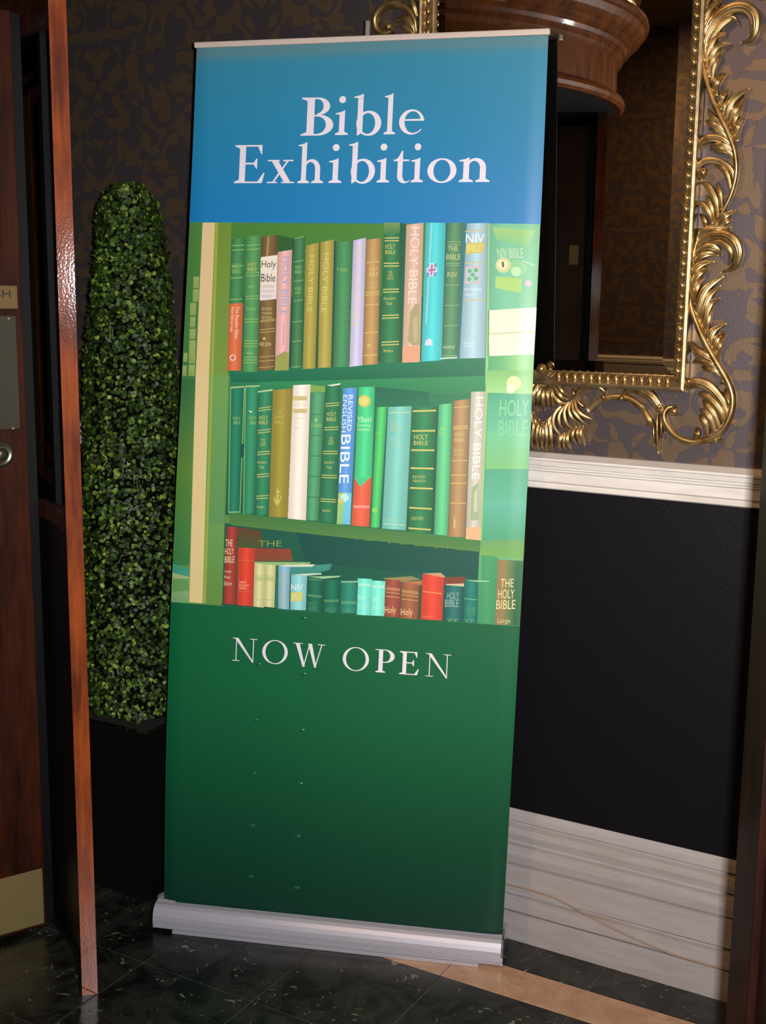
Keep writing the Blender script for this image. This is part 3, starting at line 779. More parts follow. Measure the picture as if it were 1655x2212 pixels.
# ------------------------------------------------------------------ roll-up banner
_yl = np.array([105, 480, 800, 1110, 1300, 1562, 1700, 1942.]); _xl = np.array([423, 408, 391.5, 375.5, 367.5, 359, 356, 353.])
_yr = np.array([75, 480, 830, 1220, 1352, 1650, 2018.]); _xr = np.array([1184.5, 1167, 1152, 1130, 1122, 1107, 1085.])
_pl, _pr = np.polyfit(_yl, _xl, 3), np.polyfit(_yr, _xr, 3)
NV = 81
_t = np.linspace(-.06, 1.06, NV)
_PL = np.array([at_depth(np.polyval(_pl, y), y, dd) for y, dd in zip(1946 + (104 - 1946) * _t, 2.878 + (3.020 - 2.878) * _t)])
_PR = np.array([at_depth(np.polyval(_pr, y), y, dd) for y, dd in zip(2020 + (74 - 2020) * _t, 2.718 + (2.800 - 2.718) * _t)])
def ban(u, v):
    u = np.atleast_1d(np.asarray(u, float)); v = np.atleast_1d(np.asarray(v, float))
    L_ = np.stack([np.interp(v, _t, _PL[:, k]) for k in range(3)], 1); R_ = np.stack([np.interp(v, _t, _PR[:, k]) for k in range(3)], 1)
    return L_ + (R_ - L_) * u[:, None]
_e = (_PR - _PL).mean(0); BN = np.cross(_e, (_PL[-1] - _PL[0])); BN /= np.linalg.norm(BN)
if BN[1] > 0: BN = -BN                            # towards the camera
def curl(u):
    e = np.clip((np.abs(np.asarray(u) - .5) - .45) / .05, 0, 1); return -.005 * e ** 2
def project(P):
    d = P - CAMPOS; z = d @ _fw
    return np.stack([W / 2 + FPX * (d @ _r) / z, H / 2 - FPX * (d @ _u) / z], 1)
def px2uv(p):
    p = np.atleast_2d(np.asarray(p, float)); u = (p[:, 0] - 390) / 760; v = 1 - (p[:, 1] - 90) / 1890
    for _ in range(8):
        q = project(ban(u, v)); e = 1e-4
        Ju = (project(ban(u + e, v)) - q) / e; Jv = (project(ban(u, v - e)) - q) / -e
        r = p - q; det = Ju[:, 0] * Jv[:, 1] - Jv[:, 0] * Ju[:, 1]
        u = u + (r[:, 0] * Jv[:, 1] - Jv[:, 0] * r[:, 1]) / det; v = v + (Ju[:, 0] * r[:, 1] - r[:, 0] * Ju[:, 1]) / det
    return u, v
def ban3(px, layer):
    u, v = px2uv(px); u = np.clip(u, 0, 1); v = np.clip(v, 0, 1)
    return ban(u, v) + BN * (curl(u) + .0006 + .00010 * layer)[:, None]
bmid = ban(.5, 0)[0]
bn = thing('roll_up_banner', (bmid[0], bmid[1] - .02, 0), 'tall blue and green roll-up banner with printed bookshelves and white lettering', 'banner')

# the sheet itself (grey back), then the printed face
UG = np.concatenate([np.linspace(0, .05, 10)[:-1], np.linspace(.05, .95, 31), np.linspace(.95, 1, 10)[1:]])
NU = len(UG)
def grid_geo(u0, u1, v0, v1, nu, nv, off):
    U, Vv = np.meshgrid(UG, np.linspace(v0, v1, nv)); nu = len(UG); U = U.ravel(); Vv = Vv.ravel()
    P = ban(U, Vv) + BN * (curl(U) + off)[:, None]
    F = [[j * nu + i, j * nu + i + 1, (j + 1) * nu + i + 1, (j + 1) * nu + i] for j in range(nv - 1) for i in range(nu - 1)]
    return P, F, U, Vv
A, F, _, _ = grid_geo(0, 1, 0, 1, 41, 61, 0.0003); B, F2, _, _ = grid_geo(0, 1, 0, 1, 41, 61, -.0004)
n = len(A)
rim = [j * NU for j in range(61)], [j * NU + NU - 1 for j in range(61)], list(range(NU)), [60 * NU + i for i in range(NU)]
FF = F + [[i + n for i in f[::-1]] for f in F2]
for e in rim: FF += [[e[i], e[i + 1], e[i + 1] + n, e[i] + n] for i in range(len(e) - 1)]
sheet = mesh_obj('banner_sheet', list(A) + list(B), FF, M_BACK, bn, True)

def lin(c, k=.10):
    g = .3 * c[0] + .6 * c[1] + .1 * c[2]
    return np.array(srgb(*[x + (g - x) * k for x in c]))
def print_panel(name, top_px, bot_px, stops, end=None):
    """panel between two slanting photograph lines, colour bands from top to bottom"""
    nu, nv = NU, 30; V, C_ = [], []
    for j in range(nv):
        t = j / (nv - 1)
        for i in range(nu):
            s = UG[i]
            a = np.array(top_px[0]) + (np.array(top_px[1]) - top_px[0]) * s; b_ = np.array(bot_px[0]) + (np.array(bot_px[1]) - bot_px[0]) * s
            V.append(a + (b_ - a) * t)
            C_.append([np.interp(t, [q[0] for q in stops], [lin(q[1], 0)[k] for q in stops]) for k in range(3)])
    u, v = px2uv(V)
    for j in range(nv): u[j * nu] = 0; u[j * nu + nu - 1] = 1
    v = np.clip(v, 0, 1)
    if end == 'top': v[:nu] = 1
    if end == 'bottom': v[-nu:] = 0
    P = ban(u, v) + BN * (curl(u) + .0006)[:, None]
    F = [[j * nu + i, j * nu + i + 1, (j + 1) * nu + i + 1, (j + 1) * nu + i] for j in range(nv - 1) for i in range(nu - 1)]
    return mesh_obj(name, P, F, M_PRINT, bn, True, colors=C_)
blue = print_panel('blue_panel', ((422, 108), (1184, 78)), ((408, 480), (1167, 485)), [(0, (86, 132, 142)), (.05, (82, 132, 144)), (.075, (50, 134, 164)), (.5, (36, 130, 172)), (1, (22, 122, 184))], 'top')
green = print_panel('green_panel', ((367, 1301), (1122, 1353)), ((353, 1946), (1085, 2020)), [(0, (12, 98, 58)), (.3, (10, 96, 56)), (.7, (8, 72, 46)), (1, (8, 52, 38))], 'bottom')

# printed photograph: flat polygons in layers of ink
PV, PF, PC = [], [], []
KA = (370, 470, .24773); KB = (760, 470, .25378); KC = (370, 800, .24773); KD = (750, 800, .25378); KE = (360, 1110, .24169); KF = (740, 1150, .24169); K1 = (0, 0, 1)
def poly(k, pts, col, layer, col2=None):
    """col at the first half of the corners (top), col2 at the rest (bottom)"""
    pts = np.array([(k[0] + x * k[2], k[1] + y * k[2]) for x, y in pts])
    n0 = len(PV); PV.extend([(p[0], p[1], layer) for p in pts]); PF.append(list(range(n0, n0 + len(pts))))
    m = len(pts)
    for i in range(m):
        PC.append(lin(col) if (col2 is None or i < m / 2) else lin(col2))
def quad_cols(k, tl, tr, br, bl, cols, layer):
    """vertical strips with given colours left to right"""
    tl, tr, br, bl = map(np.array, (tl, tr, br, bl)); n = len(cols) - 1
    for i in range(n):
        a, b_ = i / n, (i + 1) / n
        n0 = len(PV)
        for p in (tl + (tr - tl) * a, tl + (tr - tl) * b_, bl + (br - bl) * b_, bl + (br - bl) * a): PV.append((k[0] + p[0] * k[2], k[1] + p[1] * k[2], layer))
        PF.append([n0, n0 + 1, n0 + 2, n0 + 3])
        for c in (cols[i], cols[i + 1], cols[i + 1], cols[i]): PC.append(lin(c))
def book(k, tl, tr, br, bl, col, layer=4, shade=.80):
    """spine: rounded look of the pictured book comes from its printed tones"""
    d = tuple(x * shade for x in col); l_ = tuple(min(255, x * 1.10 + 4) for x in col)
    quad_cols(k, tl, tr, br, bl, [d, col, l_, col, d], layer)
def lines(k, tl, tr, br, bl, fr, col, th=7, layer=6, inset=.06):
    tl, tr, br, bl = map(np.array, (tl, tr, br, bl))
    for f in fr:
        a = tl + (bl - tl) * f; b_ = tr + (br - tr) * f; a, b_ = a + (b_ - a) * inset, b_ + (a - b_) * inset
        poly(k, [a, b_, b_ + (0, th), a + (0, th)], col, layer)
def disc(k, x, y, r, col, layer, seg=18):
    poly(k, [(x + r * math.cos(2 * math.pi * i / seg), y + r * math.sin(2 * math.pi * i / seg)) for i in range(seg)], col, layer)
TX = []
def text(k, s, x0, y0, x1, y1, col, vert=False, layer=8, slant=.047):
    """text in a crop box; vert: reading downwards"""
    TX.append((k, s, x0, y0, x1, y1, col, vert, layer, slant))
PXL = lambda y: float(np.polyval(_pl, y)) + .5
PXR = lambda y: float(np.polyval(_pr, y)) - .5
# background
ys = np.linspace(0, 1, 13)
for i in range(12):
    for (fa, fb, ca, cb) in ((0, .04, (92, 140, 66), (84, 140, 66)), (.04, .16, (96, 146, 66), (92, 142, 66)), (.16, .80, (58, 128, 64), (30, 112, 74)), (.80, .92, (60, 140, 88), (72, 160, 104)), (.92, .97, (96, 180, 120), (96, 176, 112)), (.97, 1, (104, 180, 110), (110, 176, 98))):
        p = []
        for f, t in ((fa, ys[i]), (fb, ys[i]), (fb, ys[i + 1]), (fa, ys[i + 1])):
            yl, yr = 480 + (1301 - 480) * t, 485 + (1353 - 485) * t
            a = np.array((PXL(yl), yl)); b_ = np.array((PXR(yr), yr)); p.append(a + (b_ - a) * f)
        n0 = len(PV); PV.extend([(q[0], q[1], 0) for q in p]); PF.append([n0, n0 + 1, n0 + 2, n0 + 3]); PC.extend([lin(ca), lin(cb), lin(cb), lin(ca)])
# left strip beyond the cabinet post
poly(K1, [(408, 481), (438, 481), (424, 820), (391, 820)], (74, 134, 58), 1, (60, 124, 60))
poly(K1, [(391, 820), (423, 820), (416, 1000), (381, 1000)], (48, 116, 62), 1, (88, 132, 56))
poly(K1, [(381, 1000), (416, 1000), (410, 1220), (372, 1220)], (88, 136, 52), 1, (52, 128, 66))
poly(K1, [(372, 1218), (409, 1228), (409, 1245), (371, 1237)], (58, 158, 128), 2); poly(K1, [(371, 1237), (409, 1246), (408, 1302), (368, 1301)], (160, 184, 124), 2, (112, 168, 104))
poly(K1, [(371, 1250), (408, 1250), (408, 1276), (370, 1279)], (98, 158, 86), 3)
for r in ((190, 515, 240, 615), (185, 625, 238, 735), (160, 745, 215, 852), (160, 865, 208, 958), (155, 970, 210, 1060), (152, 1070, 210, 1272), (100, 1180, 136, 1258), (148, 1282, 205, 1382), (90, 1290, 130, 1380)):
    poly(KA, [(r[0] + 4, r[1]), (r[2] + 4, r[1]), (r[2], r[3]), (r[0], r[3])], (152, 176, 96), 2, (140, 166, 84))
# pale cabinet post and its inner side
poly(K1, [(438, 481), (465, 481), (452, 810), (423, 810)], (226, 196, 142), 3, (224, 194, 132))
poly(K1, [(423, 810), (452, 810), (438, 1303), (409, 1301)], (226, 198, 140), 3, (226, 204, 134))
poly(K1, [(465, 481), (500, 481), (493, 810), (452, 810)], (112, 146, 46), 2, (116, 152, 58))
poly(K1, [(452, 810), (494, 810), (484, 1130), (443, 1130)], (108, 162, 80), 2, (92, 152, 84))
poly(K1, [(443, 1130), (484, 1130), (481, 1306), (438, 1303)], (104, 160, 80), 2, (98, 146, 64))
poly(K1, [(466, 481), (472, 481), (445, 1303), (439, 1303)], (150, 172, 60), 3)
# recesses and shelves
poly(K1, [(500, 481), (1052, 484), (1050, 640), (496, 640)], (72, 134, 46), 1, (54, 124, 62))
poly(K1, [(497, 640), (1050, 640), (1048, 778), (494, 802)], (30, 100, 66), 1)
poly(K1, [(492, 799), (770, 782), (1049, 773), (1047, 812), (760, 820), (500, 826)], (24, 122, 82), 2, (22, 108, 74))
poly(K1, [(496, 822), (1048, 806), (1040, 1166), (487, 1112)], (34, 128, 82), 1, (20, 96, 70))
poly(K1, [(560, 826), (1047, 812), (1045, 850), (560, 850)], (42, 142, 84), 2, (34, 128, 78))
poly(K1, [(494, 1106), (755, 1135), (1040, 1164), (1134, 1172), (1132, 1206), (1036, 1197), (755, 1163), (500, 1134)], (62, 126, 62), 3, (84, 134, 62))
poly(K1, [(486, 1130), (760, 1160), (1036, 1194), (1030, 1346), (480, 1308)], (22, 96, 72), 2, (14, 88, 66))
poly(K1, [(640, 1150), (1036, 1192), (1033, 1250), (660, 1215)], (14, 84, 70), 3)
# ---- top row
G = (150, 196, 96); GD = (206, 196, 100)
def B4(k, q, col, layer=4, shade=.8): book(k, *q, col, layer, shade); return q
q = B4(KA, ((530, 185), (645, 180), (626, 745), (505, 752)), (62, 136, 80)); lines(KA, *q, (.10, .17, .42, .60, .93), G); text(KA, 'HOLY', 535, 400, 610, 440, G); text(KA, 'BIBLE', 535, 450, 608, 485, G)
q = B4(KA, ((505, 752), (628, 742), (610, 1335), (488, 1335)), (218, 106, 58), shade=.9); text(KA, 'The Reader Bible', 560, 775, 590, 1055, (242, 214, 190), True); text(KA, 'New Edition text', 520, 780, 548, 1000, (242, 214, 190), True)
disc(KA, 538, 1222, 28, (236, 200, 190), 6); disc(KA, 538, 1222, 17, (216, 108, 70), 7)
q = B4(KA, ((655, 165), (785, 155), (755, 1345), (622, 1345)), (78, 150, 84)); lines(KA, *q, (.065, .095, .27, .29, .44, .46, .61, .63, .77, .79, .81, .89, .91, .93), G, 6); text(KA, 'HOLY', 668, 392, 745, 425, GD); text(KA, 'BIBLE', 668, 435, 745, 468, GD); text(KA, 'NEW', 675, 590, 730, 618, G); text(KA, 'TESTAMENT', 655, 785, 740, 812, G); text(KA, 'BIBLES', 655, 1170, 720, 1190, G)
poly(KA, [(930, 152), (1062, 182), (1058, 300), (930, 300)], (44, 96, 46), 3)
q = B4(KA, ((788, 172), (932, 150), (928, 330), (783, 345)), (118, 92, 50)); poly(KA, [(838, 165), (858, 162), (848, 338), (828, 340)], (166, 136, 84), 6)
poly(KA, [(783, 345), (928, 326), (918, 710), (775, 725)], (240, 228, 206), 5, (232, 216, 210)); text(KA, 'Holy', 790, 375, 915, 455, (70, 62, 40), layer=8); text(KA, 'Bible', 786, 490, 910, 560, (70, 62, 40)); text(KA, 'CONTAINING', 788, 590, 900, 612, (176, 150, 140)); text(KA, 'OLD & NEW', 788, 630, 900, 652, (176, 150, 140)); text(KA, 'VERSION', 788, 672, 880, 696, (160, 150, 190))
q = B4(KA, ((775, 725), (918, 710), (904, 1325), (758, 1336)), (124, 96, 50)); lines(KA, *q, (.28, .30, .41, .45, .80, .86, .95), (186, 160, 92), 7)
for i, s in enumerate(('REVISED', 'STANDARD', 'EDITION')): text(KA, s, 790, 785 + 38 * i, 880, 808 + 38 * i, (206, 188, 120))
text(KA, 'NELSON', 772, 1088, 870, 1120, (220, 206, 140)); disc(KA, 812, 1055, 11, (220, 206, 140), 6)
q = B4(KA, ((932, 300), (1056, 280), (1024, 1330), (905, 1336)), (226, 168, 164), shade=.93); poly(KA, [(910, 1215), (960, 1250), (990, 1165), (1026, 1180), (1022, 1330), (905, 1336)], (156, 160, 76), 6); text(KA, 'HOLY BIBLE', 968, 340, 1018, 850, (150, 170, 208), True); poly(KA, [(978, 920), (984, 920), (980, 1110), (974, 1110)], (176, 150, 150), 6)
poly(KA, [(1062, 188), (1075, 180), (1045, 700), (1040, 700)], (18, 84, 60), 3); poly(KA, [(1056, 700), (1062, 700), (1042, 1308), (1030, 1308)], (18, 84, 60), 3)
q = B4(KA, ((1074, 182), (1170, 160), (1136, 1312), (1046, 1318)), (62, 124, 72)); lines(KA, *q, (0, .18, .33, .48, .64, .79, .985), (140, 184, 120), 6); text(KA, 'HOLY', 1082, 420, 1140, 448, G); text(KA, 'BIBLE', 1080, 460, 1140, 486, G); text(KA, 'KING', 1082, 605, 1135, 635, G); text(KA, 'JAMES', 1080, 645, 1135, 670, G)
q = B4(KA, ((1176, 246), (1292, 216), (1256, 1316), (1148, 1320)), (168, 154, 62), shade=.88); text(KA, 'HOLY BIBLE', 1196, 330, 1240, 825, (208, 200, 110), True)
q = B4(KA, ((1302, 216), (1422, 190), (1394, 1306), (1280, 1312)), (172, 158, 66), shade=.88); text(KA, 'HOLY BIBLE', 1320, 310, 1368, 830, (212, 204, 112), True)
poly(KA, [(1290, 225), (1302, 220), (1282, 1310), (1262, 1312)], (52, 92, 40), 3); poly(KA, [(1420, 195), (1440, 215), (1412, 1305), (1392, 1306)], (20, 88, 66), 3)
q = B4(KA, ((1438, 216), (1585, 204), (1556, 1300), (1412, 1306)), (66, 140, 86)); text(KA, 'Y Beibl', 1445, 440, 1535, 470, (140, 190, 96))
for i in range(9): poly(KA, [(1470 + 8 * i, 520 + 60 * i), (1545, 500 + 62 * i), (1545, 508 + 62 * i), (1470 + 8 * i, 530 + 60 * i)], (84, 156, 96), 6)
q = B4(KB, ((14, 196), (122, 172), (92, 1258), (-22, 1272)), (194, 188, 220), shade=.93); text(KB, 'NEW WORLD BIBLE', 24, 235, 76, 930, (226, 200, 168), True)
q = B4(KB, ((124, 190), (250, 174), (222, 1248), (94, 1256)), (184, 142, 82)); lines(KB, *q, (.18, .42, .44, .52, .74, .92), (214, 186, 96), 8); text(KB, 'HOLY', 150, 420, 225, 455, (216, 196, 110)); text(KB, 'BIBLE', 148, 465, 225, 500, (216, 196, 110)); text(KB, 'KING', 150, 545, 215, 572, (208, 180, 100)); text(KB, 'JAMES', 148, 582, 215, 610, (208, 180, 100)); disc(KB, 146, 1090, 14, (212, 184, 96), 6)
q = B4(KB, ((276, 44), (412, 44), (412, 1234), (238, 1244)), (44, 122, 70)); poly(KB, [(276, 44), (412, 44), (410, 130), (274, 150)], (120, 150, 84), 5, (60, 128, 70))
lines(KB, *q, (.105, .125, .285, .305, .47, .49, .655, .675, .845, .865), GD, 9); text(KB, 'HOLY', 288, 225, 370, 268, GD); text(KB, 'BIBLE', 286, 278, 372, 312, GD); text(KB, 'THE', 312, 455, 345, 475, GD); text(KB, 'OLD', 308, 482, 350, 502, GD); text(KB, 'TEXTS', 300, 510, 355, 530, GD); text(KB, 'Standard', 272, 675, 368, 700, GD); text(KB, 'Text', 290, 715, 345, 745, GD); text(KB, 'Readers', 272, 1120, 352, 1145, GD); poly(KB, [(412, 44), (470, 60), (432, 1234), (412, 1234)], (26, 96, 64), 3)
q = B4(KB, ((465, 62), (612, 44), (580, 1230), (430, 1235)), (208, 170, 146), shade=.93); poly(KB, [(500, 800), (540, 740), (578, 735), (580, 1080), (520, 1090), (476, 1050)], (168, 160, 112), 6); poly(KB, [(520, 860), (560, 830), (560, 1040), (530, 1060)], (190, 172, 128), 7); poly(KB, [(433, 1100), (584, 1090), (580, 1230), (430, 1235)], (224, 160, 120), 6); text(KB, 'HOLY BIBLE', 492, 80, 566, 735, (236, 216, 200), True)
q = B4(KB, ((632, 44), (802, 44), (765, 1215), (592, 1226)), (64, 200, 202), shade=.88); poly(KB, [(672, 44), (690, 44), (640, 900), (628, 900)], (132, 216, 216), 6); poly(KB, [(642, 400), (726, 392), (722, 500), (636, 506)], (104, 158, 190), 6)
for c_, e in (((214, 226, 226), 0), ((190, 112, 170), 10)):
    poly(KB, [(664 + e, 390 + e), (702 - e, 388 + e), (698 - e, 500 - e), (660 + e, 502 - e)], c_, 7 + e // 10); poly(KB, [(640 + e, 430 + e), (728 - e, 424 + e), (726 - e, 464 - e), (638 + e, 468 - e)], c_, 7 + e // 10)
poly(KB, [(622, 1090), (632, 1045), (658, 1030), (682, 1040), (692, 1085)], (206, 214, 226), 6)
poly(KB, [(802, 44), (816, 44), (772, 1195), (762, 1195)], (18, 96, 92), 3); poly(KB, [(940, 44), (980, 48), (920, 1198), (752, 1206), (756, 1190), (900, 1186)], (36, 120, 128), 3); poly(KB, [(756, 1194), (900, 1186), (900, 1198), (754, 1206)], (190, 220, 206), 5)
q = B4(KB, ((814, 44), (944, 44), (902, 1188), (766, 1194)), (78, 136, 92)); lines(KB, *q, (.14, .16, .30, .315, .46, .61, .76, .985), (140, 176, 110), 6); text(KB, 'THE', 820, 245, 905, 285, (196, 200, 140)); text(KB, 'BIBLE', 806, 312, 926, 358, (196, 200, 140)); text(KB, 'RSV', 815, 465, 900, 505, (190, 200, 130)); text(KB, 'HARPER', 780, 1092, 880, 1115, (196, 206, 150))
q = B4(KB, ((980, 50), (1160, 46), (1136, 1195), (918, 1200)), (156, 192, 204), shade=.86); text(KB, 'NIV', 972, 140, 1130, 215, (240, 236, 226)); poly(KB, [(976, 222), (1128, 208), (1122, 298), (970, 312)], (204, 190, 84), 6); text(KB, 'BIBLE', 985, 232, 1105, 288, (226, 214, 130))
for y in (105, 375, 695): poly(KB, [(966, y + 10), (1130, y - 8), (1130, y + 2), (966, y + 20)], (204, 190, 96), 6)
poly(KB, [(972, 420), (1100, 405), (1092, 560), (962, 568)], (214, 176, 176), 6); poly(KB, [(982, 432), (1088, 420), (1082, 548), (974, 556)], (170, 200, 206), 7)
for x, y in ((1004, 455), (1060, 448), (1000, 525), (1058, 518), (1030, 488)): disc(KB, x, y, 17, (92, 178, 110), 8)
text(KB, 'NEW INTERNATIONAL', 960, 600, 1110, 625, (220, 224, 226)); text(KB, 'VERSION', 960, 645, 1060, 668, (220, 224, 226)); text(KB, 'Hodder and', 955, 1055, 1050, 1078, (214, 220, 226)); text(KB, 'Stoughton', 955, 1085, 1055, 1108, (214, 220, 226))
# right-hand glass door with lock
poly(KB, [(1162, 48), (1180, 48), (1160, 1419), (1138, 1419)], (136, 200, 130), 3)
quad_cols(KB, (1184, 50), (1600, 56), (1568, 765), (1172, 790), [(96, 176, 140), (112, 196, 150), (116, 194, 148), (98, 182, 118)], 3)
poly(KB, [(1200, 80), (1560, 110), (1500, 240), (1230, 190)], (150, 200, 110), 4, (128, 196, 126)); poly(KB, [(1225, 500), (1450, 520), (1440, 640), (1222, 600)], (164, 208, 104), 4)
text(KB, 'NIV BIBLE', 1240, 262, 1460, 345, (196, 214, 170), slant=-.06); disc(KB, 1290, 405, 66, (196, 206, 140), 6); disc(KB, 1285, 400, 44, (224, 222, 168), 7); poly(KB, [(1276, 378), (1294, 376), (1298, 420), (1282, 424)], (70, 86, 50), 8); disc(KB, 1415, 432, 72, (134, 204, 140), 5); disc(KB, 1400, 460, 42, (180, 226, 168), 6); disc(KB, 1503, 560, 28, (208, 178, 194), 6)
for i in range(6): disc(KB, 1466 + 17 * i, 372 + 7 * i, 6, (232, 232, 196), 6, 8)
poly(KB, [(1172, 790), (1572, 764), (1562, 962), (1168, 985)], (236, 230, 198), 4, (232, 228, 200)); poly(KB, [(1168, 985), (1562, 962), (1550, 1165), (1170, 1180)], (190, 206, 160), 4, (238, 234, 206)); poly(KB, [(1168, 1000), (1560, 978), (1550, 1165), (1170, 1180)], (234, 230, 198), 5, (230, 228, 202)); poly(KB, [(1160, 790), (1172, 790), (1166, 1180), (1156, 1180)], (84, 150, 90), 5)
quad_cols(KB, (1166, 1182), (1549, 1166), (1535, 1440), (1150, 1440), [(76, 166, 106), (96, 180, 110), (140, 204, 124), (120, 190, 114)], 3)
# ---- middle row
q = B4(KC, ((516, 152), (636, 142), (594, 1240), (496, 1246)), (28, 126, 92)); q2 = q; text(KC, 'HOLY', 540, 402, 605, 432, G); text(KC, 'BIBLE', 545, 442, 605, 470, G)
q = B4(KC, ((648, 140), (770, 136), (728, 1250), (630, 1252)), (44, 142, 98)); text(KC, 'HOLY', 680, 400, 742, 432, G); text(KC, 'BIBLE', 685, 442, 742, 470, G)
for a, b_ in (((516, 150), (498, 1240)), ((636, 142), (596, 1245)), ((645, 140), (628, 1250))): poly(KC, [a, (a[0] + 8, a[1]), (b_[0] + 8, b_[1]), b_], (128, 184, 100), 6)
poly(KC, [(516, 145), (636, 136), (636, 148), (516, 157)], (176, 206, 130), 6); poly(KC, [(648, 134), (772, 130), (772, 142), (648, 146)], (176, 206, 130), 6); poly(KC, [(500, 1232), (592, 1228), (592, 1240), (500, 1244)], (128, 190, 120), 6); poly(KC, [(610, 640), (640, 640), (632, 750), (606, 770)], (18, 84, 70), 7); poly(KC, [(682, 348), (708, 362), (704, 372), (680, 358)], (230, 236, 210), 8)
q = B4(KC, ((756, 190), (886, 170), (850, 1262), (734, 1266)), (42, 134, 88)); lines(KC, *q, (.13, .15, .31, .33, .485, .505, .665, .685, .84, .86), GD, 7); text(KC, 'HOLY', 768, 395, 845, 428, GD); text(KC, 'BIBLE', 766, 438, 845, 470, GD); text(KC, 'THE', 785, 595, 820, 612, GD); text(KC, 'OLD', 783, 618, 822, 636, GD); text(KC, 'TEXTS', 776, 642, 826, 660, GD); text(KC, 'Standard', 752, 790, 832, 812, GD); text(KC, 'Text', 770, 830, 812, 855, GD); text(KC, 'Readers', 752, 1180, 815, 1200, GD); poly(KC, [(756, 182), (886, 162), (886, 178), (756, 194)], (170, 212, 150), 7)
q = B4(KC, ((888, 172), (1060, 158), (1022, 1286), (852, 1276)), (154, 138, 48), shade=.92); text(KC, 'LA', 930, 350, 965, 378, (196, 178, 84)); text(KC, 'SAINTE', 902, 392, 988, 420, (196, 178, 84)); text(KC, 'BIBLE', 905, 438, 980, 465, (196, 178, 84))
poly(KC, [(890, 1080), (910, 1130), (920, 1120), (918, 1035), (932, 1035), (932, 1120), (944, 1128), (958, 1075), (962, 1110), (945, 1155), (925, 1180), (902, 1150)], (206, 190, 92), 7)
q = B4(KC, ((1064, 130), (1216, 122), (1176, 1308), (1016, 1292)), (238, 224, 206), shade=.94)
for y in (226, 336): poly(KC, [(1062, y), (1188, y - 2), (1186, y + 36), (1060, y + 38)], (206, 192, 122), 6)
text(KC, 'BIBLIA', 1072, 280, 1170, 312, (220, 206, 170)); text(KC, 'Santa', 1072, 402, 1145, 430, (206, 194, 170)); text(KC, 'de la', 1085, 445, 1125, 470, (206, 194, 170)); text(KC, 'Iglesia', 1072, 488, 1138, 514, (206, 194, 170))
poly(KC, [(1216, 126), (1346, 140), (1342, 196), (1214, 192)], (124, 170, 76), 4)
q = B4(KC, ((1220, 192), (1342, 188), (1284, 1312), (1176, 1306)), (74, 156, 104)); lines(KC, *q, (.17, .335, .495, .655, .815), (40, 112, 72), 6); text(KC, 'Y Beibl', 1218, 462, 1312, 494, (160, 200, 90)); disc(KC, 1262, 435, 14, (160, 200, 90), 6)
q = B4(KC, ((1346, 136), (1480, 120), (1440, 1332), (1284, 1316)), (38, 122, 78)); lines(KC, *q, (.13, .148, .305, .322, .48, .497, .655, .672, .83, .847), GD, 7); text(KC, 'HOLY', 1358, 362, 1440, 398, GD); text(KC, 'BIBLE', 1355, 408, 1440, 442, GD); text(KC, 'THE', 1378, 582, 1410, 600, GD); text(KC, 'OLD', 1375, 606, 1412, 624, GD); text(KC, 'TEXTS', 1366, 630, 1416, 648, GD); text(KC, 'Standard', 1335, 790, 1420, 812, GD); text(KC, 'Text', 1355, 832, 1400, 858, GD); text(KC, 'Readers', 1322, 1210, 1392, 1232, GD); poly(KC, [(1360, 130), (1478, 112), (1476, 126), (1400, 138)], (226, 226, 200), 7)
q = B4(KC, ((1500, 156), (1622, 150), (1562, 1346), (1444, 1340)), (86, 152, 218), shade=.9); poly(KC, [(1460, 1070), (1512, 1065), (1494, 1342), (1444, 1340)], (168, 206, 92), 6, (140, 200, 120)); poly(KC, [(1512, 1065), (1574, 1070), (1562, 1346), (1494, 1342)], (118, 206, 230), 6, (96, 196, 228)); disc(KC, 1512, 1110, 36, (196, 236, 226), 7); disc(KC, 1478, 1140, 26, (206, 200, 90), 7)
text(KC, 'REVISED', 1540, 215, 1580, 530, (236, 240, 246), True); text(KC, 'ENGLISH', 1494, 215, 1530, 540, (236, 240, 246), True); text(KC, 'BIBLE', 1476, 560, 1556, 985, (240, 242, 246), True)
q = B4(KD, ((100, 142), (236, 140), (212, 905), (62, 915)), (62, 204, 128), shade=.88); q = B4(KD, ((62, 915), (212, 905), (190, 1332), (34, 1320)), (230, 92, 60), shade=.9); poly(KD, [(62, 912), (212, 902), (112, 992)], (64, 206, 130), 7); disc(KD, 148, 262, 52, (210, 198, 84), 6, 24); disc(KD, 148, 262, 34, (226, 212, 120), 7, 24); text(KD, 'YBeibl', 88, 395, 205, 442, (196, 240, 170)); text(KD, 'Cymraeg', 86, 455, 200, 482, (196, 240, 170)); text(KD, 'Newydd', 90, 492, 192, 520, (196, 240, 170)); lines(KD, (62, 915), (212, 905), (190, 1332), (34, 1320), (.58, .61), (244, 190, 170), 6, 7)
poly(KD, [(238, 140), (700, 184), (702, 300), (240, 312)], (28, 106, 76), 3, (24, 116, 78)); poly(KD, [(720, 212), (1050, 218), (1050, 226), (720, 222)], (30, 120, 76), 3)
q = B4(KD, ((254, 314), (342, 308), (276, 1340), (200, 1336)), (68, 196, 98)); text(KD, 'Good News', 248, 520, 298, 545, (120, 216, 96)); disc(KD, 236, 1190, 22, (130, 220, 96), 6); poly(KD, [(336, 310), (350, 312), (300, 1345), (276, 1342)], (22, 104, 80), 3)
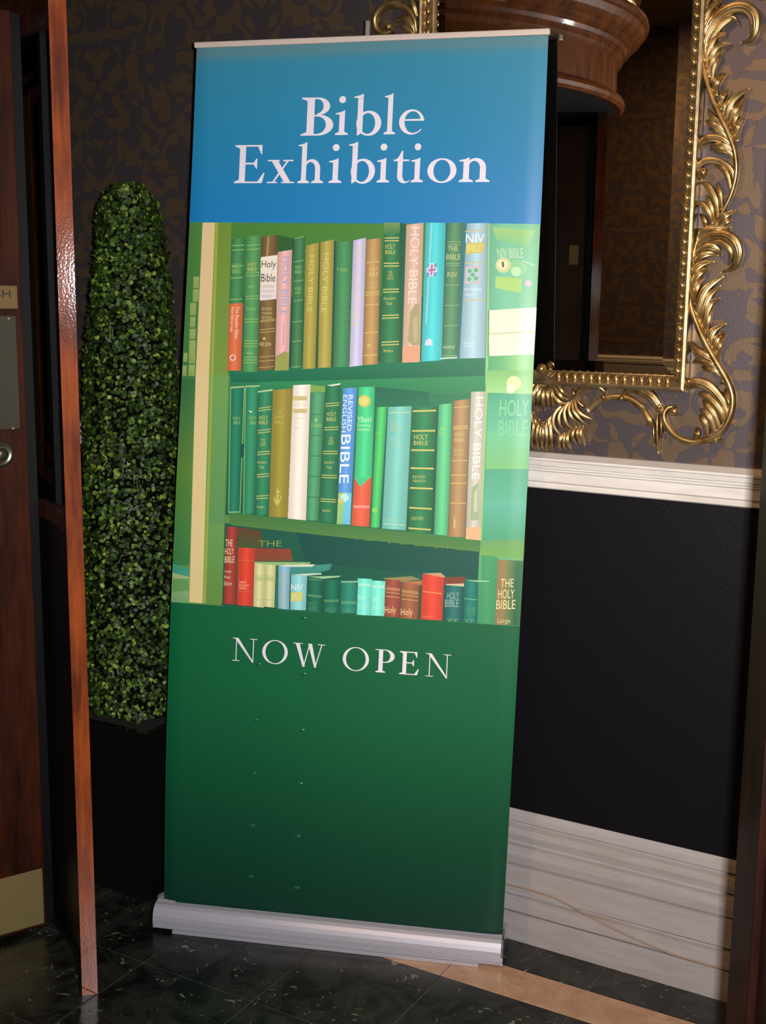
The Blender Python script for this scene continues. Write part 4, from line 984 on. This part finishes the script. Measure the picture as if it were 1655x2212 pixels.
q = B4(KD, ((350, 312), (550, 305), (502, 1362), (298, 1346)), (112, 192, 176), shade=.92); lines(KD, *q, (.045, .955), (176, 216, 176), 8); text(KD, 'HOLY', 375, 440, 460, 475, (166, 196, 150)); text(KD, 'BIBLE', 372, 490, 465, 520, (166, 196, 150)); text(KD, 'REVISED', 370, 575, 445, 600, (166, 196, 150)); text(KD, 'VERSION', 370, 620, 450, 645, (166, 196, 150)); text(KD, 'OXFORD', 330, 1262, 425, 1285, (176, 206, 150))
q = B4(KD, ((556, 320), (764, 314), (716, 1388), (518, 1372)), (36, 124, 72)); lines(KD, *q, (.02, .18, .335, .48, .64, .80, .965), GD, 13, 6, .02); text(KD, 'HOLY', 570, 545, 688, 588, GD); text(KD, 'BIBLE', 568, 600, 688, 635, GD); text(KD, 'REVISED', 560, 895, 668, 918, (186, 190, 90)); text(KD, 'VERSION', 560, 930, 668, 952, (186, 190, 90)); text(KD, 'OXFORD', 545, 1245, 650, 1275, (186, 190, 90))
poly(KD, [(764, 314), (780, 300), (744, 1398), (716, 1388)], (18, 90, 66), 3)
q = B4(KD, ((780, 292), (896, 280), (862, 1408), (740, 1396)), (84, 190, 124)); text(KD, 'Biblia', 785, 520, 850, 550, (130, 206, 110)); disc(KD, 812, 500, 14, (130, 206, 110), 6)
q = B4(KD, ((905, 258), (1048, 244), (1008, 1422), (856, 1414)), (166, 130, 82)); lines(KD, *q, (.05, .19, .205, .44, .545, .605, .75), (200, 176, 92), 8); text(KD, 'HOLY', 918, 528, 1000, 560, (206, 190, 100)); text(KD, 'BIBLE', 915, 575, 998, 605, (206, 190, 100)); text(KD, 'IN THREE', 912, 670, 990, 695, (196, 180, 90)); text(KD, 'VOLUMES', 912, 706, 990, 728, (196, 180, 90)); poly(KD, [(905, 1340), (912, 1230), (925, 1290), (918, 1345)], (206, 186, 100), 6)
q = B4(KD, ((1056, 182), (1178, 180), (1136, 1446), (1010, 1436)), (188, 184, 166), shade=.92); poly(KD, [(1060, 1000), (1120, 950), (1125, 1270), (1050, 1280)], (150, 176, 130), 6); poly(KD, [(1080, 1050), (1112, 1000), (1110, 1200), (1078, 1210)], (190, 196, 160), 7); poly(KD, [(1014, 1340), (1138, 1330), (1134, 1446), (1010, 1436)], (226, 176, 128), 6); text(KD, 'HOLY BIBLE', 1078, 225, 1142, 930, (240, 234, 222), True)
poly(KD, [(1180, 170), (1198, 170), (1146, 1450), (1132, 1450)], (150, 196, 110), 5)
poly(KD, [(1190, 0), (1584, 0), (1575, 200), (1180, 190)], (116, 186, 96), 4, (150, 208, 130)); disc(KD, 1420, 110, 62, (206, 228, 150), 5, 20); disc(KD, 1395, 160, 38, (232, 240, 190), 6, 20)
poly(KD, [(1200, 200), (1572, 205), (1560, 520), (1190, 520)], (66, 166, 124), 4, (92, 186, 142)); poly(KD, [(1190, 520), (1560, 520), (1544, 840), (1178, 840)], (98, 192, 140), 4, (112, 188, 108)); poly(KD, [(1178, 840), (1544, 840), (1524, 1120), (1162, 1120)], (66, 164, 124), 4, (84, 178, 140)); poly(KD, [(1162, 1120), (1524, 1120), (1506, 1440), (1140, 1450)], (84, 180, 150), 4, (70, 164, 116))
text(KD, 'HOLY', 1300, 250, 1545, 390, (124, 206, 140), layer=6); text(KD, 'BIBLE', 1290, 425, 1535, 560, (118, 202, 140), layer=6)
poly(KD, [(1140, 1450), (1506, 1440), (1498, 1600), (1125, 1570)], (100, 164, 92), 5, (112, 172, 76))
# ---- bottom row
q = B4(KE, ((540, 112), (632, 118), (622, 812), (506, 802)), (170, 60, 46), shade=.85); poly(KE, [(632, 118), (840, 150), (880, 300), (636, 298)], (104, 66, 42), 4, (66, 92, 48)); text(KE, 'THE', 822, 238, 1030, 290, (136, 156, 72))
text(KE, 'THE', 527, 228, 592, 290, (232, 218, 170)); text(KE, 'HOLY', 522, 305, 600, 362, (232, 218, 170)); text(KE, 'BIBLE', 520, 378, 608, 436, (232, 218, 170)); text(KE, 'Large', 520, 500, 578, 530, (226, 206, 160)); text(KE, 'Print', 518, 550, 572, 580, (226, 206, 160)); text(KE, 'Edition', 514, 600, 584, 640, (226, 206, 160))
q = B4(KE, ((640, 300), (792, 306), (772, 826), (630, 816)), (224, 62, 40), shade=.92); poly(KE, [(792, 306), (1110, 312), (1130, 420), (788, 424)], (156, 64, 42), 4, (132, 78, 48)); lines(KE, *q, (.21, .75), (206, 120, 60), 5); text(KE, 'NEW', 652, 600, 715, 620, (240, 190, 150)); text(KE, 'ENGLISH', 650, 628, 735, 648, (240, 190, 150)); text(KE, 'BIBLE', 652, 655, 718, 672, (240, 190, 150))
poly(KE, [(784, 428), (1290, 432), (1280, 446), (1000, 462), (784, 440)], (150, 190, 116), 5)
for x in (786, 880):
    q = B4(KE, ((x, 432), (x + 98, 436), (x + 84, 838), (x - 10, 828)), (206, 206, 142), shade=.92); lines(KE, *q, (.83,), (176, 186, 110), 5); text(KE, 'Bible', x + 8, 545, x + 76, 600, (146, 178, 96))
poly(KE, [(985, 440), (1002, 466), (998, 846), (966, 840)], (40, 120, 84), 4)
q = B4(KE, ((1002, 466), (1106, 472), (1096, 856), (998, 846)), (132, 182, 206), shade=.9); poly(KE, [(1002, 466), (1110, 448), (1330, 452), (1300, 472), (1106, 474)], (214, 224, 196), 5); text(KE, 'GOOD NEWS', 1026, 525, 1070, 830, (196, 186, 120), True)
poly(KE, [(1106, 474), (1480, 446), (1460, 500), (1250, 548), (1110, 546)], (58, 146, 130), 4)
q = B4(KE, ((1114, 546), (1258, 546), (1246, 862), (1106, 856)), (132, 206, 208), shade=.9); poly(KE, [(1114, 540), (1380, 528), (1390, 540), (1258, 552)], (196, 222, 190), 6); text(KE, 'NIV', 1112, 630, 1220, 682, (236, 238, 220)); poly(KE, [(1112, 700), (1218, 696), (1214, 780), (1108, 782)], (206, 206, 110), 6); text(KE, 'BIBLE', 1122, 712, 1206, 770, (226, 222, 150))
q = B4(KE, ((1260, 566), (1402, 574), (1392, 892), (1250, 868)), (24, 108, 78)); lines(KE, *q, (.05, .50, .53), (96, 160, 96), 7); text(KE, 'HOLY', 1270, 785, 1352, 820, (70, 146, 90)); text(KE, 'BIBLE', 1270, 828, 1352, 860, (70, 146, 90)); poly(KE, [(1260, 560), (1560, 552), (1540, 566), (1402, 580)], (150, 200, 150), 5)
q = B4(KE, ((1406, 590), (1552, 590), (1546, 884), (1400, 886)), (20, 112, 84)); lines(KE, *q, (.60, .64), (96, 160, 100), 7); text(KE, 'HOLY', 1418, 836, 1520, 878, (74, 150, 96))
q = B4(KE, ((1560, 610), (1712, 612), (1700, 890), (1550, 886)), (32, 134, 108)); lines(KE, *q, (.62, .67), (110, 176, 116), 7); text(KE, 'HOLY', 1580, 845, 1690, 882, (80, 160, 110)); poly(KE, [(1560, 600), (1712, 598), (1712, 612), (1560, 614)], (130, 190, 150), 5)
q = B4(KF, ((136, 410), (262, 416), (248, 742), (128, 736)), (112, 228, 206), shade=.95); lines(KF, *q, (.14, .17), (176, 238, 214), 8); text(KF, 'Bible', 146, 560, 214, 600, (170, 240, 210)); text(KF, 'NIV', 150, 630, 230, 690, (156, 232, 206))
q = B4(KF, ((262, 428), (384, 436), (372, 748), (250, 742)), (116, 232, 206), shade=.95); lines(KF, *q, (.14, .17), (176, 240, 214), 8); text(KF, 'Bible', 272, 580, 336, 618, (172, 242, 212)); text(KF, 'NIV', 276, 640, 350, 700, (156, 234, 206))
poly(KF, [(362, 408), (620, 392), (700, 420), (525, 440), (386, 420)], (136, 140, 84), 4, (168, 128, 76)); poly(KF, [(524, 440), (712, 430), (705, 470), (690, 470)], (180, 118, 70), 5)
q = B4(KF, ((386, 416), (522, 432), (512, 762), (374, 750)), (156, 74, 56), shade=.88); lines(KF, *q, (.22, .26, .34, .45), (206, 170, 110), 6); text(KF, 'Holy', 378, 662, 480, 740, (240, 196, 140))
q = B4(KF, ((526, 442), (692, 466), (672, 778), (516, 766)), (154, 92, 58), shade=.88); lines(KF, *q, (.22, .26, .34, .46), (190, 176, 96), 6); text(KF, 'Holy', 522, 680, 628, 758, (240, 200, 140)); poly(KF, [(690, 466), (712, 470), (700, 776), (672, 776)], (60, 80, 56), 4)
poly(KF, [(716, 366), (880, 360), (920, 395), (906, 404)], (196, 150, 110), 5); poly(KF, [(906, 402), (1100, 396), (1085, 470), (906, 470)], (128, 66, 44), 4)
q = B4(KF, ((716, 370), (908, 402), (892, 788), (698, 776)), (222, 66, 44), shade=.92); lines(KF, *q, (.37, ), (226, 150, 80), 9); text(KF, 'Cambridge', 720, 740, 800, 764, (236, 130, 90))
q = B4(KF, ((926, 468), (1086, 482), (1066, 802), (912, 792)), (34, 110, 104)); poly(KF, [(924, 462), (1088, 456), (1086, 484), (926, 470)], (206, 190, 150), 6); text(KF, 'HOLY', 936, 535, 1042, 595, (156, 180, 176)); text(KF, 'BIBLE', 918, 600, 1040, 665, (156, 180, 176)); text(KF, 'YY', 930, 770, 1040, 798, (130, 170, 80))
q = B4(KF, ((1092, 425), (1214, 440), (1206, 812), (1074, 802)), (26, 122, 106)); lines(KF, *q, (.43,), (110, 180, 140), 7); poly(KF, [(1112, 655), (1190, 660), (1186, 740), (1108, 735)], (44, 140, 106), 6); text(KF, 'YY', 1090, 775, 1180, 800, (130, 170, 80)); poly(KF, [(1090, 424), (1310, 432), (1310, 442), (1210, 442)], (150, 206, 150), 6)
quad_cols(KF, (1216, 200), (1392, 226), (1366, 826), (1206, 812), [(54, 150, 100), (66, 160, 100), (56, 150, 96)], 3); poly(KF, [(1222, 200), (1246, 202), (1240, 440), (1214, 440)], (84, 170, 110), 5)
quad_cols(KF, (1390, 240), (1622, 258), (1592, 838), (1364, 824), [(150, 118, 74), (150, 128, 76), (90, 124, 70), (36, 104, 64), (60, 120, 70)], 4); text(KF, 'THE', 1414, 415, 1530, 490, (226, 216, 150)); text(KF, 'HOLY', 1392, 510, 1536, 590, (226, 216, 150)); text(KF, 'BIBLE', 1376, 605, 1545, 685, (226, 216, 150)); text(KF, 'Large', 1388, 768, 1500, 822, (206, 206, 140))

tg = text_geo([t[1] for t in TX])
for (k, s, x0, y0, x1, y1, col, vert, layer, slant), (V, F) in zip(TX, tg):
    n0 = len(PV)
    for a, b_ in V:
        if vert: x, y = x0 + (x1 - x0) * b_, y0 + (y1 - y0) * a
        else: x, y = x0 + (x1 - x0) * a, y1 + (y0 - y1) * b_
        x += slant * ((y0 + y1) / 2 - y)
        PV.append((k[0] + x * k[2], k[1] + y * k[2], layer)); PC.append(lin(col))
    PF.extend([[n0 + i for i in f] for f in F])
bm = bmesh.new(); cl = bm.verts.layers.float_color.new('c')
vv = []
for p, c in zip(PV, PC):
    q = bm.verts.new(p); q[cl] = (*c, 1); vv.append(q)
for f in PF:
    try: bm.faces.new([vv[i] for i in f])
    except ValueError: pass
bmesh.ops.triangulate(bm, faces=bm.faces[:])
def near_edge(e):
    for v in e.verts:
        if v.co.x < PXL(v.co.y) + 42 or v.co.x > PXR(v.co.y) - 42: return True
    return False
for _ in range(8):
    lg = [e for e in bm.edges if (e.verts[0].co - e.verts[1].co).length > 28 or (abs(e.verts[0].co.x - e.verts[1].co.x) > 7 and near_edge(e))]
    if not lg: break
    bmesh.ops.subdivide_edges(bm, edges=lg, cuts=1)
    bmesh.ops.triangulate(bm, faces=bm.faces[:])
bm.verts.index_update()
PV = np.array([v.co[:] for v in bm.verts]); PC = np.array([v[cl][:3] for v in bm.verts]); PF = [[v.index for v in f.verts] for f in bm.faces]
bm.free()
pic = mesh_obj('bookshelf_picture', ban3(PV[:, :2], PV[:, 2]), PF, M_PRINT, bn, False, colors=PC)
tag(pic, 'printed photograph of green and multicoloured book spines on shelves')

# ---- serif lettering, drawn glyph by glyph (cap height 1)
def rect(x0, y0, x1, y1): return [(x0, y0), (x1, y0), (x1, y1), (x0, y1)]
def foot(x, w_, y=0., s=.10, t=.035, b_=.05, up=1):
    return [(x - s, y), (x + w_ + s, y), (x + w_ + s, y + t * up), (x + w_, y + (t + b_) * up), (x, y + (t + b_) * up), (x - s, y + t * up)]
def flag(x, w_, y): return [(x - .11, y - .075), (x - .10, y - .045), (x + w_ * .2, y - .02), (x + w_, y + .03), (x + w_, y - .14), (x, y - .14), (x, y - .085)]
def ringp(cx, cy, rx, ry, ix, iy, jx, jy, a0=0, a1=360, n=36, taper=0):
    out = []
    for i in range(n):
        q = []
        for j in (i, i + 1):
            t = j / n; a = math.radians(a0 + (a1 - a0) * t)
            o_ = np.array((cx + rx * math.cos(a), cy + ry * math.sin(a))); n_ = np.array((ix + jx * math.cos(a), iy + jy * math.sin(a)))
            if taper and t > 1 - taper: f = (t - 1 + taper) / taper * .72; n_ = n_ + (o_ - n_) * f
            q.append((o_, n_))
        out.append([q[0][0], q[1][0], q[1][1], q[0][1]])
    return out
def GL(ch):
    w_, th = .145, .042
    if ch == 'B': return [rect(.10, 0, .255, 1), rect(-.02, 0, .34, th), rect(-.02, 1 - th, .34, 1), rect(.25, .50, .36, .545)] + ringp(.33, .77, .255, .23, .31, .77, .135, .188, -90, 90, 20) + ringp(.34, .275, .33, .275, .31, .275, .20, .233, -90, 90, 22) + [[(.0, th), (.10, th + .05), (.10, th)], [(.0, 1 - th), (.10, .95 - th), (.10, 1 - th)]]
    if ch == 'i': return [rect(.10, 0, .245, .60), foot(.10, .145), flag(.10, .145, .62)] + ringp(.165, .93, .092, .092, .165, .93, 0.001, 0.001)
    if ch == 'l': return [rect(.10, 0, .245, 1.03), foot(.10, .145), flag(.10, .145, 1.05)]
    if ch == 'b': return [rect(.10, .06, .24, 1.03), flag(.10, .14, 1.05), [(.10, .10), (.10, -.015), (.13, -.015), (.24, .06), (.24, .12)]] + ringp(.40, .30, .325, .33, .37, .295, .195, .275)
    if ch == 'e': return ringp(.33, .305, .315, .325, .355, .315, .205, .265, 12, 325, 44, .35) + [[(.10, .335), (.64, .335), (.645, .385), (.10, .375)]]
    if ch == 'E': return [rect(.10, 0, .25, 1), rect(-.02, 0, .68, th), rect(-.02, 1 - th, .66, 1), rect(.2, .49, .52, .535), [(.66, 1), (.66, .76), (.635, .76), (.56, .94), (.56, 1)], [(.68, 0), (.74, .27), (.71, .27), (.58, .06), (.54, 0)], [(.52, .38), (.545, .38), (.545, .645), (.52, .645), (.46, .535), (.46, .49)], [(0, th), (.10, th + .05), (.10, th)], [(0, 1 - th), (.10, .95 - th), (.10, 1 - th)]]
    if ch == 'x': return [[(.07, .61), (.25, .61), (.64, 0), (.46, 0)], [(.52, .61), (.575, .61), (.16, 0), (.10, 0)], rect(-.02, .575, .31, .61), rect(.40, .575, .68, .61), rect(-.02, 0, .26, .035), rect(.37, 0, .72, .035)]
    if ch in 'hn':
        t = 1.05 if ch == 'h' else .62
        return [rect(.10, 0, .24, t - .02), foot(.10, .14), flag(.10, .14, t), rect(.50, 0, .645, .40), foot(.50, .145)] + ringp(.40, .37, .245, .26, .36, .35, .145, .205, 0, 165, 22)
    if ch == 't': return [rect(.13, .14, .27, .60), rect(.02, .565, .44, .61), [(.02, .565), (.13, .565), (.27, .60), (.27, .84), (.24, .84), (.14, .66)]] + ringp(.325, .17, .195, .185, .36, .20, .09, .145, 180, 320, 16, .6)
    if ch == 'o': return ringp(.35, .305, .35, .325, .35, .305, .205, .285)
    if ch == 'O': return ringp(.5, .5, .5, .52, .5, .5, .375, .485, n=48)
    if ch == 'N': return [rect(.13, 0, .165, 1), rect(.83, 0, .865, 1), [(.06, 1), (.22, 1), (.87, .0), (.865, -.04), (.83, -.04)], rect(0, 0, .30, .03), rect(-.02, .97, .16, 1), rect(.70, .97, 1.0, 1)]
    if ch == 'W': return [[(.04, 1), (.18, 1), (.40, 0), (.32, -.02)], [(.52, .98), (.555, .98), (.365, -.02), (.33, -.02)], [(.48, 1), (.62, 1), (.80, 0), (.73, -.02)], [(.95, 1), (.985, 1), (.77, -.02), (.735, -.02)], rect(-.04, .97, .30, 1), rect(.82, .97, 1.08, 1)]
    if ch == 'P': return [rect(.12, 0, .265, 1), foot(.12, .145), rect(-.0, .965, .36, 1), rect(.25, .43, .36, .465)] + ringp(.34, .715, .33, .285, .32, .715, .20, .25, -90, 90, 24)
    return []
def word(name, parent, specs, slope, cap):
    """specs: (char, left px, right px, baseline px, cap px)"""
    V, F, Ly, kk = [], [], [], 0
    for ch, xl, xr, yb, cp in specs:
        polys = [np.array(p, float) for p in GL(ch)]
        lo = min(p[:, 0].min() for p in polys); hi = max(p[:, 0].max() for p in polys)
        for p in polys:
            n0 = len(V); kk += 1
            for gx, gy in p:
                Ly.append(11.5 + .035 * (kk % 60))
                px = xl + (xr - xl) * (gx - lo) / (hi - lo)
                V.append((px + .045 * (gy - .4) * cp, yb + slope * (px - xl) - gy * cp))
            F.append(list(range(n0, n0 + len(p))))
    return mesh_obj(name, ban3(np.array(V), np.array(Ly)), F, M_LETTER, parent)
kx = lambda x: 400 + x * .4834
ky = lambda y: 60 + y * .4834
cap = 170 * .4834
word('lettering', blue, [('B', kx(520), kx(664), ky(483), cap), ('i', kx(672), kx(731), ky(480), cap), ('b', kx(752), kx(878), ky(479), cap), ('l', kx(889), kx(942), ky(477), cap), ('e', kx(958), kx(1070), ky(475), cap * 1.02)], -.008, cap)['label'] = 'white serif word Bible'
word('lettering', blue, [('E', kx(222), kx(357), ky(695), cap), ('x', kx(369), kx(490), ky(695), cap), ('h', kx(504), kx(620), ky(695), cap), ('i', kx(643), kx(702), ky(694), cap), ('b', kx(728), kx(850), ky(693), cap), ('i', kx(857), kx(915), ky(692), cap), ('t', kx(932), kx(1006), ky(693), cap), ('i', kx(1010), kx(1066), ky(691), cap), ('o', kx(1084), kx(1214), ky(691), cap), ('n', kx(1224), kx(1364), ky(690), cap)], -.004, cap)['label'] = 'white serif word Exhibition'
nx_ = lambda x: 480 + x * .3142
ny_ = lambda y: 1340 + y * .3142
word('lettering', green, [('N', nx_(70), nx_(240), ny_(275), 158 * .3142), ('O', nx_(277), nx_(452), ny_(290), 158 * .3142), ('W', nx_(487), nx_(706), ny_(310), 158 * .3142)], .072, 0)['label'] = 'white capital word NOW'
word('lettering', green, [('O', nx_(830), nx_(1010), ny_(338), 158 * .3142), ('P', nx_(1053), nx_(1185), ny_(354), 158 * .3142), ('E', nx_(1220), nx_(1354), ny_(368), 158 * .3142), ('N', nx_(1398), nx_(1572), ny_(382), 158 * .3142)], .072, 0)['label'] = 'white capital word OPEN'

# small dents pressed into the sheet
M_DENT = plain('green_vinyl_dent', srgb(26, 96, 62), .16)
for x, y in ((552, 1555), (652, 1577), (548, 1670), (648, 1693), (545, 1783), (643, 1806), (542, 1893), (641, 1917), (655, 1335), (655, 1456), (557, 1435)):
    seg, rings = 10, 4; V, F = [], []
    for j in range(rings + 1):
        for i in range(seg):
            a = 2 * math.pi * i / seg; r_ = 1 - j / rings * .98
            V.append((x + 6.5 * r_ * math.cos(a), y + 3.5 * r_ * math.sin(a), 13 + 16 * (1 - r_ ** 2)))
    F = [[j * seg + i, j * seg + (i + 1) % seg, (j + 1) * seg + (i + 1) % seg, (j + 1) * seg + i] for j in range(rings) for i in range(seg)]
    V = np.array(V); mesh_obj('dent', ban3(V[:, :2], V[:, 2]), F, M_DENT, green, True)

# hardware: base cassette, feet, end caps, top rail, pole
BL, BR = at_depth(337, 1944, 2.875), at_depth(1089, 2023, 2.715)
ax = BR - BL; ax[2] = 0; ax /= np.linalg.norm(ax); fwd = np.array([ax[1], -ax[0], 0]);
if fwd[1] > 0: fwd = -fwd
A0, B0 = np.array([BL[0], BL[1], 0]), np.array([BR[0], BR[1], 0])
bp = [(0.004, .064), (.008, .0655), (.016, .0635), (.023, .058), (.029, .050), (.033, .040), (.035, .029), (.035, .019), (.031, .0165), (.031, .0145), (.035, .0135), (.035, .0105), (.032, .009), (-.075, .009), (-.082, .016), (-.084, .040), (-.076, .055), (-.060, .064), (-.02, .066), (-.006, .064), (-.006, .058), (.004, .058)]
mesh_obj('base_cassette', *extrude_profile(bp, A0 + ax * .004, B0 - ax * .004, fwd), M_ALU, bn)
for P, s_ in ((A0, 1), (B0, -1)):
    cp_ = [(f * 1.04 - .001, z * 1.03 - .001) for f, z in bp[:14]] + [(-.082, .010), (-.088, .04), (-.07, .064), (-.03, .076), (-.01, .078)]
    mesh_obj('end_cap', *extrude_profile(cp_, P - ax * s_ * .001, P + ax * s_ * .004, fwd), M_CHROME, bn)
mesh_obj('foot_plate', *box_geo((A0 + B0) / 2 - fwd * .018 + EZ * .0048, ax, fwd, EZ, np.linalg.norm(B0 - A0) / 2 - .055, .0565, .0044, .001), M_ALU, bn)
TL, TR = at_depth(420.5, 98, 3.018), at_depth(1188, 68, 2.794)
tx = TR - TL; tl_ = np.linalg.norm(tx); tx /= tl_; tup = np.cross(np.cross(tx, EZ), tx); tup /= np.linalg.norm(tup); tf = np.cross(tx, tup)
if tf[1] > 0: tf = -tf
mesh_obj('top_rail', *box_geo((TL + TR) / 2 - tf * .004, tx, tf, tup, tl_ / 2, .008, .0065, .003), M_ALU_L, bn)
ptop = at_depth(795, 46, 2.942); pbase = (A0 + B0) / 2 - fwd * .05 + EZ * .06
mesh_obj('support_pole', *tube([pbase, ptop], .0063, 12), M_STEEL, bn, True)
pm = (TL + TR) / 2
mesh_obj('pole_hook', *box_geo(np.array([ptop[0], ptop[1], ptop[2] - .062]) + tf * .012, tx, tf, tup, .012, .012, .010, .002), M_RUBBER, bn)
